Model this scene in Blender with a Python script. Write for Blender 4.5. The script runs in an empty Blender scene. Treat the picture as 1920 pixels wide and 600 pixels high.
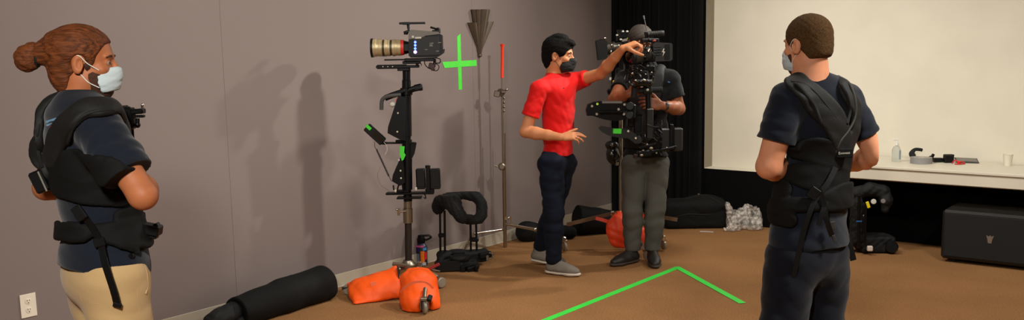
import bpy, math, random
import numpy as np
from mathutils import Vector, Matrix
random.seed(4)
scn = bpy.context.scene
col = scn.collection
# ---------------------------------------------------------------- camera
FPX, CX, CY, EYE = 1780.0, 960.0, 350.0, 1.67
ROLL = .0165
PITCH = math.atan(FPX / 12200.0)
YAW = math.radians(37.914)
Fh = np.array([-math.sin(YAW), math.cos(YAW), 0]); Rh = np.array([math.cos(YAW), math.sin(YAW), 0]); UPZ = np.array([0, 0, 1.])
Fw = Fh * math.cos(PITCH) - UPZ * math.sin(PITCH)
Uc = Fh * math.sin(PITCH) + UPZ * math.cos(PITCH)
IX = math.cos(ROLL) * Rh - math.sin(ROLL) * Uc
IY = -math.sin(ROLL) * Rh - math.cos(ROLL) * Uc
CAM = np.array([0, 0, EYE])
cd = bpy.data.cameras.new('camera'); cam = bpy.data.objects.new('camera', cd); col.objects.link(cam)
M = Matrix(((IX[0], -IY[0], -Fw[0]), (IX[1], -IY[1], -Fw[1]), (IX[2], -IY[2], -Fw[2]))).to_4x4()
M.translation = Vector(CAM)
cam.matrix_world = M
cd.sensor_fit = 'HORIZONTAL'; cd.sensor_width = 36
cd.lens = FPX / 1920 * 36
cd.shift_y = 50 / 1920
cd.clip_start = .05
scn.camera = cam
# ---------------------------------------------------------------- view + world
scn.view_settings.view_transform = 'Standard'; scn.view_settings.look = 'None'
scn.view_settings.gamma = 1; scn.view_settings.use_curve_mapping = False
scn.view_settings.exposure = 0.0
w = bpy.data.worlds.new('world'); scn.world = w; w.use_nodes = True
w.node_tree.nodes['Background'].inputs[0].default_value = (1, .95, .86, 1)
w.node_tree.nodes['Background'].inputs[1].default_value = .22
WARM = (1, .965, .885)
def area(name, loc, target, power, size, color=WARM, spread=180):
    l = bpy.data.lights.new(name, 'AREA'); l.shape = 'DISK'; l.size = size; l.energy = power; l.color = color
    l.spread = math.radians(spread)
    o = bpy.data.objects.new(name, l); col.objects.link(o); o.location = loc
    o.rotation_euler = (Vector(target) - Vector(loc)).to_track_quat('-Z', 'Y').to_euler()
    return o
area('ceiling_lamp_track', (-2.3, 8.15, 2.95), (-5.05, 4.3, 1.0), 22, .12, spread=90)
area('ceiling_lamp_stage', (-2.9, 5.95, 3.0), (-5.05, 4.3, 1.3), 24, .12, spread=110)
area('ceiling_lamp_wall', (-3.0, 3.0, 3.05), (-5.0, 3.2, 1.2), 34, .5, spread=135)
area('ceiling_lamp_middle', (-2.2, 4.6, 3.05), (-2.5, 4.4, 0), 8, .5, spread=120)
area('ceiling_lamp_front', (-.5, -.5, 3.0), (-2.8, 1.6, .9), 80, .5, spread=120)
area('ceiling_lamp_right', (0.2, 4.4, 3.05), (-.6, 4.8, 0), 76, .6, spread=130)
for i, x in enumerate((-3.1, -1.6, -.1, 1.4)):
    area('ceiling_lamp_white_wall', (x, 5.9, 3.05), (x, 8.36, 1.0), (33, 14, 11, 7)[i], .5, spread=100)

# ---------------------------------------------------------------- materials
def lin(c):
    return tuple((v / 255 / 12.92) if v / 255 <= .04045 else ((v / 255 + .055) / 1.055) ** 2.4 for v in c) + (1,)
MATS = {}
def mat(name, c, rough=.8, metal=0, bump=0, bscale=200, var=0, vscale=6, spec=.5, sss=0, emit=None, estr=0, trans=0, sheen=0, alpha=1, stretch=None):
    if name in MATS: return MATS[name]
    m = bpy.data.materials.new(name); m.use_nodes = True; nt = m.node_tree; N = nt.nodes; L = nt.links
    b = N['Principled BSDF']
    b.inputs['Base Color'].default_value = lin(c); b.inputs['Roughness'].default_value = rough
    b.inputs['Metallic'].default_value = metal; b.inputs['Specular IOR Level'].default_value = spec
    if sss:
        b.inputs['Subsurface Weight'].default_value = sss; b.inputs['Subsurface Radius'].default_value = (1, .35, .2); b.inputs['Subsurface Scale'].default_value = .006
    if emit: b.inputs['Emission Color'].default_value = lin(emit); b.inputs['Emission Strength'].default_value = estr
    if trans: b.inputs['Transmission Weight'].default_value = trans
    if sheen: b.inputs['Sheen Weight'].default_value = sheen; b.inputs['Sheen Roughness'].default_value = .5
    b.inputs['Alpha'].default_value = alpha
    tc = N.new('ShaderNodeTexCoord')
    src = tc.outputs['Object']
    if stretch:
        mp = N.new('ShaderNodeMapping'); mp.inputs['Scale'].default_value = stretch; L.new(src, mp.inputs[0]); src = mp.outputs[0]
    nz = N.new('ShaderNodeTexNoise'); nz.inputs['Scale'].default_value = vscale; nz.inputs['Detail'].default_value = 6
    L.new(src, nz.inputs['Vector'])
    v = max(var, .04)
    mx = N.new('ShaderNodeMix'); mx.data_type = 'RGBA'; mx.blend_type = 'MIX'
    c0 = lin(c)
    mx.inputs[6].default_value = tuple(x * (1 - v) for x in c0[:3]) + (1,)
    mx.inputs[7].default_value = tuple(min(1, x * (1 + v)) for x in c0[:3]) + (1,)
    rr = N.new('ShaderNodeMapRange'); rr.inputs[1].default_value = .3; rr.inputs[2].default_value = .7
    L.new(nz.outputs[0], rr.inputs[0]); L.new(rr.outputs[0], mx.inputs[0]); L.new(mx.outputs[2], b.inputs['Base Color'])
    if bump:
        n2 = N.new('ShaderNodeTexNoise'); n2.inputs['Scale'].default_value = bscale; n2.inputs['Detail'].default_value = 3
        L.new(src, n2.inputs['Vector'])
        bp = N.new('ShaderNodeBump'); bp.inputs['Strength'].default_value = bump; bp.inputs['Distance'].default_value = .004
        L.new(n2.outputs[0], bp.inputs['Height']); L.new(bp.outputs[0], b.inputs['Normal'])
    MATS[name] = m
    return m
def carpet_mat():
    m = mat('carpet', (147, 106, 68), .95, bump=.6, bscale=260, var=.22, vscale=95, spec=.1)
    nt = m.node_tree; N = nt.nodes; L = nt.links; b = N['Principled BSDF']
    old = b.inputs['Base Color'].links[0].from_socket
    tc = N.new('ShaderNodeTexCoord'); n = N.new('ShaderNodeTexNoise'); n.inputs['Scale'].default_value = 2.2; n.inputs['Detail'].default_value = 5
    L.new(tc.outputs['Object'], n.inputs['Vector'])
    r = N.new('ShaderNodeMapRange'); r.inputs[1].default_value = .35; r.inputs[2].default_value = .65; r.inputs[3].default_value = .92; r.inputs[4].default_value = 1.06
    L.new(n.outputs[0], r.inputs[0])
    mm = N.new('ShaderNodeVectorMath'); mm.operation = 'SCALE'; L.new(old, mm.inputs[0]); L.new(r.outputs[0], mm.inputs['Scale']); L.new(mm.outputs[0], b.inputs['Base Color'])
    return m

# ---------------------------------------------------------------- object helpers
def tag(o, label, cat, group=None):
    o['label'] = label; o['category'] = cat
    if group: o['group'] = group
    return o
def empty(name, loc=(0, 0, 0), rz=0, label=None, cat=None, group=None):
    o = bpy.data.objects.new(name, None); col.objects.link(o); o.location = loc; o.rotation_euler = (0, 0, rz); o.empty_display_size = .05
    if label: tag(o, label, cat, group)
    return o
def mesh_obj(name, verts, faces, m, parent=None, smooth=True, angle=35, recalc=True, mats=None, midx=None):
    me = bpy.data.meshes.new(name)
    me.from_pydata([tuple(v) for v in verts], [], [tuple(f) for f in faces])
    if recalc:
        import bmesh
        bm = bmesh.new(); bm.from_mesh(me); bmesh.ops.recalc_face_normals(bm, faces=bm.faces[:]); bm.to_mesh(me); bm.free()
    me.materials.append(m)
    for q in (mats or []): me.materials.append(q)
    if midx is not None: me.polygons.foreach_set('material_index', midx)
    if smooth:
        me.polygons.foreach_set('use_smooth', [True] * len(me.polygons))
        me.set_sharp_from_angle(angle=math.radians(angle))
    me.update()
    o = bpy.data.objects.new(name, me); col.objects.link(o)
    if parent: o.parent = parent
    return o
def vec(*a): return np.array(a, float)
def nrm(v):
    v = np.asarray(v, float); return v / (np.linalg.norm(v) + 1e-12)
def basis(d):
    d = nrm(d); a = np.array([0, 0, 1.]) if abs(d[2]) < .9 else np.array([1., 0, 0])
    u = nrm(np.cross(a, d)); return u, np.cross(d, u), d
def spline(pts, n=8):
    P = [np.asarray(p, float) for p in pts]
    if len(P) < 3: return P
    P = [2 * P[0] - P[1]] + P + [2 * P[-1] - P[-2]]
    out = []
    for i in range(1, len(P) - 2):
        for k in range(n):
            t = k / n
            out.append(.5 * ((2 * P[i]) + (-P[i - 1] + P[i + 1]) * t + (2 * P[i - 1] - 5 * P[i] + 4 * P[i + 1] - P[i + 2]) * t * t + (-P[i - 1] + 3 * P[i] - 3 * P[i + 1] + P[i + 2]) * t ** 3))
    out.append(P[-2]); return out
def rot(ax=0, ay=0, az=0):
    from mathutils import Euler
    return np.array(Euler((math.radians(ax), math.radians(ay), math.radians(az))).to_matrix())
class MB:
    """collects shapes into ONE mesh"""
    def __init__(s): s.v = []; s.f = []
    def add(s, v, f):
        o = len(s.v); s.v += [np.asarray(q, float) for q in v]; s.f += [tuple(i + o for i in q) for q in f]; return s
    def box(s, c, size, R=None, bev=.003):
        c = np.asarray(c, float); h = np.asarray(size, float) / 2; b = min(bev, min(h) * .45); R = np.eye(3) if R is None else R
        V = []; idx = {}
        for sx in (-1, 1):
            for sy in (-1, 1):
                for sz in (-1, 1):
                    sg = np.array([sx, sy, sz])
                    for ax in range(3):
                        p = sg * (h - b); p[ax] = sg[ax] * h[ax]
                        idx[sx, sy, sz, ax] = len(V); V.append(c + R @ p)
        Fc = []
        for ax in range(3):
            a, bb = [i for i in range(3) if i != ax]
            for sg in (-1, 1):
                q = []
                for (u, v) in ((-1, -1), (1, -1), (1, 1), (-1, 1)):
                    k = [0, 0, 0]; k[ax] = sg; k[a] = u; k[bb] = v; q.append(idx[tuple(k) + (ax,)])
                Fc.append(q)
            for u in (-1, 1):
                for v in (-1, 1):
                    k0 = [0, 0, 0]; k0[a] = u; k0[bb] = v; k1 = list(k0); k0[ax] = -1; k1[ax] = 1
                    Fc.append([idx[tuple(k0) + (a,)], idx[tuple(k1) + (a,)], idx[tuple(k1) + (bb,)], idx[tuple(k0) + (bb,)]])
        for sx in (-1, 1):
            for sy in (-1, 1):
                for sz in (-1, 1): Fc.append([idx[sx, sy, sz, a] for a in range(3)])
        return s.add(V, Fc)
    def ring_loft(s, rings, cap=True, closed=False):
        n = len(rings[0]); V = [p for r in rings for p in r]; Fc = []
        m = len(rings)
        for i in range(m if closed else m - 1):
            for j in range(n):
                a = i * n + j; b = i * n + (j + 1) % n; i2 = (i + 1) % m
                Fc.append((a, b, i2 * n + (j + 1) % n, i2 * n + j))
        if cap and not closed: Fc.append(tuple(range(n))[::-1]); Fc.append(tuple((m - 1) * n + j for j in range(n)))
        return s.add(V, Fc)
    def cyl(s, a, b, r, r2=None, n=18, bev=0):
        a = np.asarray(a, float); b = np.asarray(b, float); r2 = r if r2 is None else r2
        if bev: return s.lathe(a, b - a, [(0, 0), (0, r - bev), (bev, r), (np.linalg.norm(b - a) - bev, r2), (np.linalg.norm(b - a), r2 - bev), (np.linalg.norm(b - a), 0)], n)
        u, v, d = basis(b - a)
        return s.ring_loft([[c + rr * (math.cos(2 * math.pi * k / n) * u + math.sin(2 * math.pi * k / n) * v) for k in range(n)] for c, rr in ((a, r), (b, r2))])
    def lathe(s, a, d, prof, n=24):
        """prof: (distance along d, radius)"""
        a = np.asarray(a, float); u, v, d = basis(d)
        return s.ring_loft([[a + d * t + max(r, 1e-4) * (math.cos(2 * math.pi * k / n) * u + math.sin(2 * math.pi * k / n) * v) for k in range(n)] for t, r in prof])
    def tube(s, pts, r, n=8, sm=6, closed=False, flat=None):
        P = spline(pts, sm) if sm else [np.asarray(p, float) for p in pts]
        rs = r if hasattr(r, '__len__') else None
        rings = []; pu = None
        for i, p in enumerate(P):
            d = nrm(P[min(i + 1, len(P) - 1)] - P[max(i - 1, 0)])
            if pu is None: u, v, _ = basis(d)
            else: u = nrm(pu - d * (pu @ d)); v = np.cross(d, u)
            pu = u
            rr = np.interp(i / (len(P) - 1), np.linspace(0, 1, len(rs)), rs) if rs is not None else r
            rings.append([p + rr * (math.cos(2 * math.pi * k / n) * u + math.sin(2 * math.pi * k / n) * v) for k in range(n)])
        return s.ring_loft(rings, closed=closed)
    def strap(s, pts, w, t, side, sm=6):
        """flat band along pts, side = direction of its width"""
        P = spline(pts, sm) if sm else [np.asarray(p, float) for p in pts]; rings = []
        for i, p in enumerate(P):
            d = nrm(P[min(i + 1, len(P) - 1)] - P[max(i - 1, 0)]); sd = nrm(np.asarray(side, float) - d * (np.asarray(side, float) @ d)); nn = np.cross(d, sd)
            rings.append([p + sd * w / 2 * x + nn * t / 2 * y for x, y in ((-1, -1), (1, -1), (1, 1), (-1, 1))])
        return s.ring_loft(rings)
    def ball(s, c, r, n=14, R=None):
        c = np.asarray(c, float); r = np.ones(3) * r if not hasattr(r, '__len__') else np.asarray(r, float); R = np.eye(3) if R is None else R
        rings = [[c + R @ (r * np.array([math.sin(t) * math.cos(2 * math.pi * k / n), math.sin(t) * math.sin(2 * math.pi * k / n), math.cos(t)])) for k in range(n)] for t in np.linspace(.02, math.pi - .02, n // 2 + 2)]
        return s.ring_loft(rings)
    def torus(s, c, axis, R, r, n=28, m=8, arc=1.0, start=0):
        c = np.asarray(c, float); u, v, d = basis(axis); rings = []
        K = int(n * arc) + (0 if arc >= 1 else 1)
        for i in range(K):
            t = start + 2 * math.pi * i / n; e = math.cos(t) * u + math.sin(t) * v
            rings.append([c + e * (R + r * math.cos(2 * math.pi * k / m)) + d * r * math.sin(2 * math.pi * k / m) for k in range(m)])
        return s.ring_loft(rings, closed=arc >= 1)
    def prism(s, poly, t0, t1, o=(0, 0, 0), X=(1, 0, 0), Y=(0, 0, 1)):
        """extrude the polygon (x, y along X, Y) from t0 to t1 along X x Y"""
        X = np.asarray(X, float); Y = np.asarray(Y, float); Zn = np.cross(X, Y); o = np.asarray(o, float)
        return s.ring_loft([[o + X * x + Y * y + Zn * t for x, y in poly] for t in (t0, t1)])
    def build(s, name, m, parent=None, smooth=True, angle=35, **k):
        return mesh_obj(name, s.v, s.f, m, parent, smooth, angle, **k)

class Frame:
    """a place on the floor; local x runs right, y away, z up as seen from where the photographer stands"""
    def __init__(s, w):
        s.w = np.array([w[0], w[1], 0.]); s.D = (s.w - CAM) @ Fh
    def p(s, px, py, b=0.):
        r = Fw + IX * (px - CX) / FPX + IY * (py - CY) / FPX
        q = CAM + r * ((s.D + b) / (r @ Fh))
        return np.array([(q - s.w) @ Rh, b, q[2]])
    def root(s, name, label=None, cat=None, group=None): return empty(name, tuple(s.w), YAW, label, cat, group)
    def sc(s, b=0): return (s.D + b) / FPX      # metres per pixel
def floor_pt(px, py, z=0.):
    r = Fw + IX * (px - CX) / FPX + IY * (py - CY) / FPX
    return CAM + r * ((z - EYE) / r[2])
def at_depth(px, D):
    """floor point straight below the pixel column px at horizontal depth D"""
    r = Fw + IX * (px - CX) / FPX + IY * (150 - CY) / FPX
    q = CAM + r * (D / (r @ Fh)); q[2] = 0; return q

# ---------------------------------------------------------------- smooth solids (for bodies, cloth, padding)
class Solid:
    def __init__(s, lo, hi, h):
        s.lo = np.array(lo, float); s.h = h; n = np.ceil((np.array(hi, float) - s.lo) / h).astype(int) + 1; s.n = n
        s.ax = [(s.lo[i] + h * np.arange(n[i])).astype(np.float32) for i in range(3)]
        s.d = np.full(n, 1., np.float32)
    def like(s):
        q = Solid.__new__(Solid); q.lo, q.h, q.n, q.ax = s.lo, s.h, s.n, s.ax; q.d = np.full(s.n, 1., np.float32); return q
    def _sl(s, lo, hi, m):
        i0 = np.clip(np.floor((np.array(lo) - m - s.lo) / s.h).astype(int), 0, s.n); i1 = np.clip(np.ceil((np.array(hi) + m - s.lo) / s.h).astype(int) + 1, 0, s.n)
        sl = tuple(slice(a, b) for a, b in zip(i0, i1))
        X = s.ax[0][sl[0]][:, None, None]; Y = s.ax[1][sl[1]][None, :, None]; Z = s.ax[2][sl[2]][None, None, :]
        return sl, X, Y, Z
    def _mix(s, sl, d, k, op):
        a = s.d[sl]
        if a.size == 0: return
        if op == 'u':
            if k <= 0: s.d[sl] = np.minimum(a, d)
            else:
                hh = np.clip(.5 + .5 * (a - d) / k, 0, 1); s.d[sl] = a * (1 - hh) + d * hh - k * hh * (1 - hh)
        elif op == 's':
            d = -d; hh = np.clip(.5 - .5 * (a - d) / max(k, 1e-5), 0, 1); s.d[sl] = a * (1 - hh) + d * hh + k * hh * (1 - hh)
    def cap(s, a, b, ra, rb=None, k=.02, flat=None, op='u'):
        a = np.asarray(a, float); b = np.asarray(b, float); rb = ra if rb is None else rb
        R = max(ra, rb); sl, X, Y, Z = s._sl(np.minimum(a, b) - R, np.maximum(a, b) + R, k + .03)
        px, py, pz = X - a[0], Y - a[1], Z - a[2]; ab = b - a
        if flat is not None:
            n, f = nrm(flat[0]), 1 / flat[1] - 1
            q = (px * n[0] + py * n[1] + pz * n[2]) * f; px = px + q * n[0]; py = py + q * n[1]; pz = pz + q * n[2]
            ab = ab + n * (ab @ n) * f
        L = max(ab @ ab, 1e-9); t = np.clip((px * ab[0] + py * ab[1] + pz * ab[2]) / L, 0, 1)
        d = np.sqrt((px - t * ab[0]) ** 2 + (py - t * ab[1]) ** 2 + (pz - t * ab[2]) ** 2) - (ra + (rb - ra) * t)
        if flat is not None: d = d * (flat[1] ** .5)
        s._mix(sl, d.astype(np.float32), k, op); return s
    def chain(s, pts, rs, k=.02, flat=None, sm=0, op='u'):
        if sm:
            t = np.linspace(0, 1, len(pts)); P = spline(pts, sm); rs = np.interp(np.linspace(0, 1, len(P)), t, rs if hasattr(rs, '__len__') else [rs] * len(pts)); pts = P
        if not hasattr(rs, '__len__'): rs = [rs] * len(pts)
        for i in range(len(pts) - 1): s.cap(pts[i], pts[i + 1], rs[i], rs[i + 1], k, flat, op)
        return s
    def ell(s, c, r, ax=None, k=.02, op='u'):
        c = np.asarray(c, float); r = np.asarray(r, float) * np.ones(3); ax = np.eye(3) if ax is None else np.asarray(ax, float)
        R = r.max(); sl, X, Y, Z = s._sl(c - R, c + R, k + .03)
        px, py, pz = X - c[0], Y - c[1], Z - c[2]
        q = [(px * ax[i][0] + py * ax[i][1] + pz * ax[i][2]) for i in range(3)]
        k0 = np.sqrt(sum((q[i] / r[i]) ** 2 for i in range(3))); k1 = np.sqrt(sum((q[i] / r[i] ** 2) ** 2 for i in range(3)))
        s._mix(sl, (k0 * (k0 - 1) / (k1 + 1e-6)).astype(np.float32), k, op); return s
    def box(s, c, size, ax=None, rd=.01, k=.01, op='u'):
        c = np.asarray(c, float); h = np.asarray(size, float) / 2 - rd; ax = np.eye(3) if ax is None else np.asarray(ax, float)
        R = np.linalg.norm(h) + rd; sl, X, Y, Z = s._sl(c - R, c + R, k + .03)
        px, py, pz = X - c[0], Y - c[1], Z - c[2]
        q = [np.abs(px * ax[i][0] + py * ax[i][1] + pz * ax[i][2]) - h[i] for i in range(3)]
        d = np.sqrt(sum(np.maximum(v, 0) ** 2 for v in q)) + np.minimum(np.maximum(np.maximum(q[0], q[1]), q[2]), 0) - rd
        s._mix(sl, d.astype(np.float32), k, op); return s
    def cut(s, p, n, k=.004):
        """keep the side that n points away from"""
        n = nrm(n); X, Y, Z = s.ax[0][:, None, None], s.ax[1][None, :, None], s.ax[2][None, None, :]
        d = ((X - p[0]) * n[0] + (Y - p[1]) * n[1] + (Z - p[2]) * n[2]).astype(np.float32)
        hh = np.clip(.5 - .5 * (s.d - d) / max(k, 1e-5), 0, 1); s.d = s.d * (1 - hh) + d * hh + k * hh * (1 - hh); return s
    def folds(s, amp, freq=28, seed=0, dirv=(0, 0, 1), mask=None):
        X, Y, Z = s.ax[0][:, None, None], s.ax[1][None, :, None], s.ax[2][None, None, :]
        rng = np.random.RandomState(seed); tot = 0
        wx = .035 * np.sin(9 * Y + 7 * Z + seed) ; wy = .035 * np.sin(8 * X - 9 * Z + 1.3 * seed); wz = .03 * np.sin(10 * X + 6 * Y + .7 * seed)
        for i in range(4):
            v = nrm(rng.normal(size=3) * .6 + np.asarray(dirv, float) * 1.2) * freq * (1 + .5 * i)
            tot = tot + (1 - np.abs(np.sin(v[0] * (X + wx) + v[1] * (Y + wy) + v[2] * (Z + wz) + rng.rand() * 6)) * 2) / (1 + .6 * i)
        g = amp * tot / 2
        if mask is not None: g = g * mask(X, Y, Z)
        s.d = (s.d + g).astype(np.float32); return s
    def build(s, name, m, parent=None, it=1, mats=None, paint=None):
        d = s.d; d[0] = d[-1] = 1; d[:, 0] = d[:, -1] = 1; d[:, :, 0] = d[:, :, -1] = 1
        i0 = np.argwhere(d < 0)
        if len(i0) == 0: print('EMPTY SOLID', name); return None
        sg = d < 0
        c = np.zeros(tuple(np.array(d.shape) - 1), np.int8)
        offs = [(a, b, e) for a in (0, 1) for b in (0, 1) for e in (0, 1)]
        for a, b, e in offs: c += sg[a:a + c.shape[0], b:b + c.shape[1], e:e + c.shape[2]]
        idx = np.argwhere((c > 0) & (c < 8)); n = len(idx)
        mp = np.full(c.shape, -1, np.int32); mp[tuple(idx.T)] = np.arange(n)
        V = np.stack([d[tuple((idx + np.array(o)).T)] for o in offs], 1)
        acc = np.zeros((n, 3)); cnt = np.zeros(n)
        for i in range(8):
            for j in range(i + 1, 8):
                oi, oj = np.array(offs[i]), np.array(offs[j])
                if np.abs(oi - oj).sum() != 1: continue
                mk = (V[:, i] < 0) != (V[:, j] < 0); t = V[mk, i] / (V[mk, i] - V[mk, j])
                acc[mk] += oi + t[:, None] * (oj - oi); cnt[mk] += 1
        P = s.lo + s.h * (idx + acc / cnt[:, None])
        quads = []
        for ax in range(3):
            A = np.moveaxis(sg, ax, 0); Mq = np.moveaxis(mp, ax, 0)
            cr = A[:-1] != A[1:]; e = np.argwhere(cr[:, 1:-1, 1:-1]); i, j, k = e[:, 0], e[:, 1] + 1, e[:, 2] + 1
            q = np.stack([Mq[i, j - 1, k - 1], Mq[i, j, k - 1], Mq[i, j, k], Mq[i, j - 1, k]], 1)
            fl = A[i, j, k] ^ (ax == 1); q[~fl] = q[~fl][:, ::-1]; quads.append(q)
        Q = np.concatenate(quads)
        Q = Q[(Q >= 0).all(1)]
        # keep clear of tiny stray islands by smoothing only
        E = np.concatenate([Q[:, [0, 1]], Q[:, [1, 2]], Q[:, [2, 3]], Q[:, [3, 0]]]); E = np.concatenate([E, E[:, ::-1]])
        deg = np.bincount(E[:, 0], minlength=n)[:, None] + 1e-9
        for _ in range(it):
            S = np.stack([np.bincount(E[:, 0], weights=P[E[:, 1], a], minlength=n) for a in range(3)], 1) / deg
            P = P * .45 + S * .55
        me = bpy.data.meshes.new(name)
        me.vertices.add(n); me.vertices.foreach_set('co', P.astype(np.float32).ravel())
        me.loops.add(len(Q) * 4); me.loops.foreach_set('vertex_index', Q.astype(np.int32).ravel())
        me.polygons.add(len(Q)); me.polygons.foreach_set('loop_start', np.arange(0, len(Q) * 4, 4, dtype=np.int32))
        me.polygons.foreach_set('use_smooth', np.ones(len(Q), bool))
        me.materials.append(m)
        for q in (mats or []): me.materials.append(q)
        if paint is not None:
            cen = P[Q].mean(1); me.polygons.foreach_set('material_index', paint(cen).astype(np.int32))
        me.update(calc_edges=True)
        o = bpy.data.objects.new(name, me); col.objects.link(o)
        if parent: o.parent = parent
        return o
# ---------------------------------------------------------------- common materials
WALL = mat('wall_fabric', (126, 113, 109), .95, bump=.25, bscale=500, var=.06, vscale=420, spec=.15)
WHITE = mat('white_wall', (216, 208, 190), .85, bump=.05, bscale=60, var=.02, vscale=3)
BASEB = mat('baseboard_vinyl', (172, 160, 142), .5, var=.05, vscale=9)
BLACKW = mat('black_wall', (8, 8, 8), .95, spec=.1)
CURT = mat('black_drape', (12, 11, 11), .95, bump=.3, bscale=300, spec=.1, sheen=.05)
COUNT = mat('counter_laminate', (214, 206, 188), .45, var=.03, vscale=4)
BLK = mat('black_plastic', (9, 9, 9), .5, spec=.3, var=.15, vscale=30)
BLKR = mat('black_rubber', (12, 12, 12), .8)
BLKM = mat('black_metal', (9, 9, 9), .42, metal=.4, spec=.4)
CHROME = mat('chrome', (205, 200, 190), .22, metal=1)
STEEL = mat('dull_steel', (150, 140, 125), .38, metal=1)
NYL = mat('black_nylon', (8, 8, 7), .8, bump=.4, bscale=350, spec=.25)
PAD = mat('black_padding', (8, 8, 8), .75, bump=.3, bscale=260, spec=.4)
VEST = mat('vest_padding', (14, 13, 11), .7, bump=.25, bscale=300, spec=.45, var=.1)
NAVY = mat('navy_cotton', (19, 25, 37), .9, bump=.25, bscale=420, spec=.2, sheen=.15, var=.08)
NAVYP = mat('navy_trouser', (13, 15, 25), .9, bump=.25, bscale=420, spec=.2, sheen=.1, var=.08)
KHAKI = mat('khaki_fleece', (190, 158, 112), .95, bump=.25, bscale=380, spec=.15, sheen=.15, var=.04)
JEAN = mat('dark_denim', (16, 22, 36), .9, bump=.3, bscale=350, spec=.2, var=.35, vscale=9)
GREYP = mat('grey_melange', (84, 82, 77), .95, bump=.3, bscale=300, spec=.15, var=.12, vscale=300)
BTEE = mat('charcoal_cotton', (19, 19, 20), .9, bump=.2, bscale=400, spec=.2, sheen=.1)
RED = mat('red_jersey', (222, 16, 14), .75, bump=.15, bscale=420, spec=.25, sheen=.05)
ORANGE = mat('orange_nylon', (246, 88, 12), .55, bump=.25, bscale=60, spec=.35, var=.05)
SKIN = mat('skin_tan', (206, 136, 92), .55, sss=.15, var=.07, vscale=25, bump=.1, bscale=120, spec=.35)
SKINL = mat('skin_ruddy', (180, 108, 68), .55, sss=.15, var=.08, vscale=22, bump=.1, bscale=120, spec=.35)
SKINR = mat('skin_pink', (222, 150, 112), .55, sss=.15, var=.08, vscale=18, bump=.1, bscale=120, spec=.35)
SKIND = mat('skin_brown', (152, 88, 56), .5, sss=.1, var=.08, vscale=25, bump=.1, bscale=120, spec=.4)
HAIRL = mat('auburn_hair', (104, 54, 24), .65, bump=1, bscale=70, var=.6, vscale=40, stretch=(.45, 3, 3), spec=.25)
HAIRR = mat('short_brown_hair', (84, 60, 34), .85, bump=.9, bscale=320, var=.45, vscale=160, spec=.15)
HAIRB = mat('black_hair', (14, 12, 11), .85, bump=1, bscale=160, var=.4, vscale=60, spec=.15)
BEARD = mat('beard_hair', (72, 38, 20), .8, bump=.8, bscale=260, var=.35, vscale=120)
MASKW = mat('blue_white_mask', (196, 208, 212), .8, bump=.1, bscale=200, var=.03)
LOOP = mat('white_elastic', (225, 222, 215), .8)
MASKB = mat('black_mask', (16, 17, 18), .8, bump=.1, bscale=200)
GREEN = mat('green_tape', (70, 215, 50), .5, var=.04, vscale=12)
GREENF = mat('green_floor_tape', (62, 226, 74), .5, var=.06, vscale=8)
TAPEO = mat('orange_tape', (255, 62, 26), .5)
PEWTER = mat('pewter_metal', (118, 106, 94), .38, metal=.75, var=.1, vscale=14)
PLATE = mat('outlet_plastic', (226, 214, 196), .4)
DARK = mat('dark_slot', (30, 24, 20), .8)
GLASS = mat('front_glass', (10, 12, 16), .05, spec=.8)
LENSB = mat('lens_barrel', (188, 170, 130), .4, metal=.35, var=.1, vscale=30)
LENSD = mat('lens_dark_band', (70, 62, 48), .45, metal=.3)
REDBAND = mat('red_band', (220, 50, 40), .5)
LED = mat('blue_led', (90, 120, 255), .4, emit=(80, 110, 255), estr=4)
PINKLED = mat('violet_led', (190, 160, 255), .4, emit=(170, 140, 255), estr=5)
GLED = mat('green_led', (40, 230, 60), .4, emit=(30, 230, 60), estr=2)
TXT = mat('white_print', (205, 200, 185), .7)
GREYB = mat('grey_print', (120, 115, 105), .7)
BRONZE = mat('dark_bronze_column', (40, 32, 27), .5, metal=.3)
EYEW = mat('shaded_eye_white', (165, 145, 128), .3); IRIS = mat('eye_iris', (40, 26, 18), .2)  # eye white darkened so its colour carries the surrounding skin's shadow
def text_part(name, s, size, M4, m, parent, depth=.0006):
    cu = bpy.data.curves.new(name, 'FONT'); cu.body = s; cu.size = size; cu.extrude = depth; cu.align_x = 'CENTER'; cu.align_y = 'CENTER'
    t = bpy.data.objects.new('tmp_text', cu); col.objects.link(t)
    bpy.context.view_layer.update()
    me = bpy.data.meshes.new_from_object(t.evaluated_get(bpy.context.evaluated_depsgraph_get()))
    bpy.data.objects.remove(t); bpy.data.curves.remove(cu)
    me.materials.clear(); me.materials.append(m)
    o = bpy.data.objects.new(name, me); col.objects.link(o); o.parent = parent; o.matrix_local = M4; return o
def m4(loc, X, Y):
    X = nrm(X); Y = np.asarray(Y, float); Y = nrm(Y - X * (X @ Y)); Zz = np.cross(X, Y)
    return Matrix(((X[0], Y[0], Zz[0], loc[0]), (X[1], Y[1], Zz[1], loc[1]), (X[2], Y[2], Zz[2], loc[2]), (0, 0, 0, 1)))

# ---------------------------------------------------------------- the room
def struct(o): o['kind'] = 'structure'; return o
WX, FY, RY = -5.05, 8.2, 8.36
XR, YB, ZC = 4.2, -3.2, 3.1
struct(MB().box(((WX + XR) / 2, (YB + RY) / 2, -.05), (XR - WX + .4, RY - YB + .4, .1), bev=0).build('floor', carpet_mat(), smooth=False))
struct(MB().box(((WX + XR) / 2, (YB + RY) / 2, ZC + .05), (XR - WX + .4, RY - YB + .4, .1), bev=0).build('ceiling', mat('ceiling_tile', (150, 140, 125), .9), smooth=False))
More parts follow.
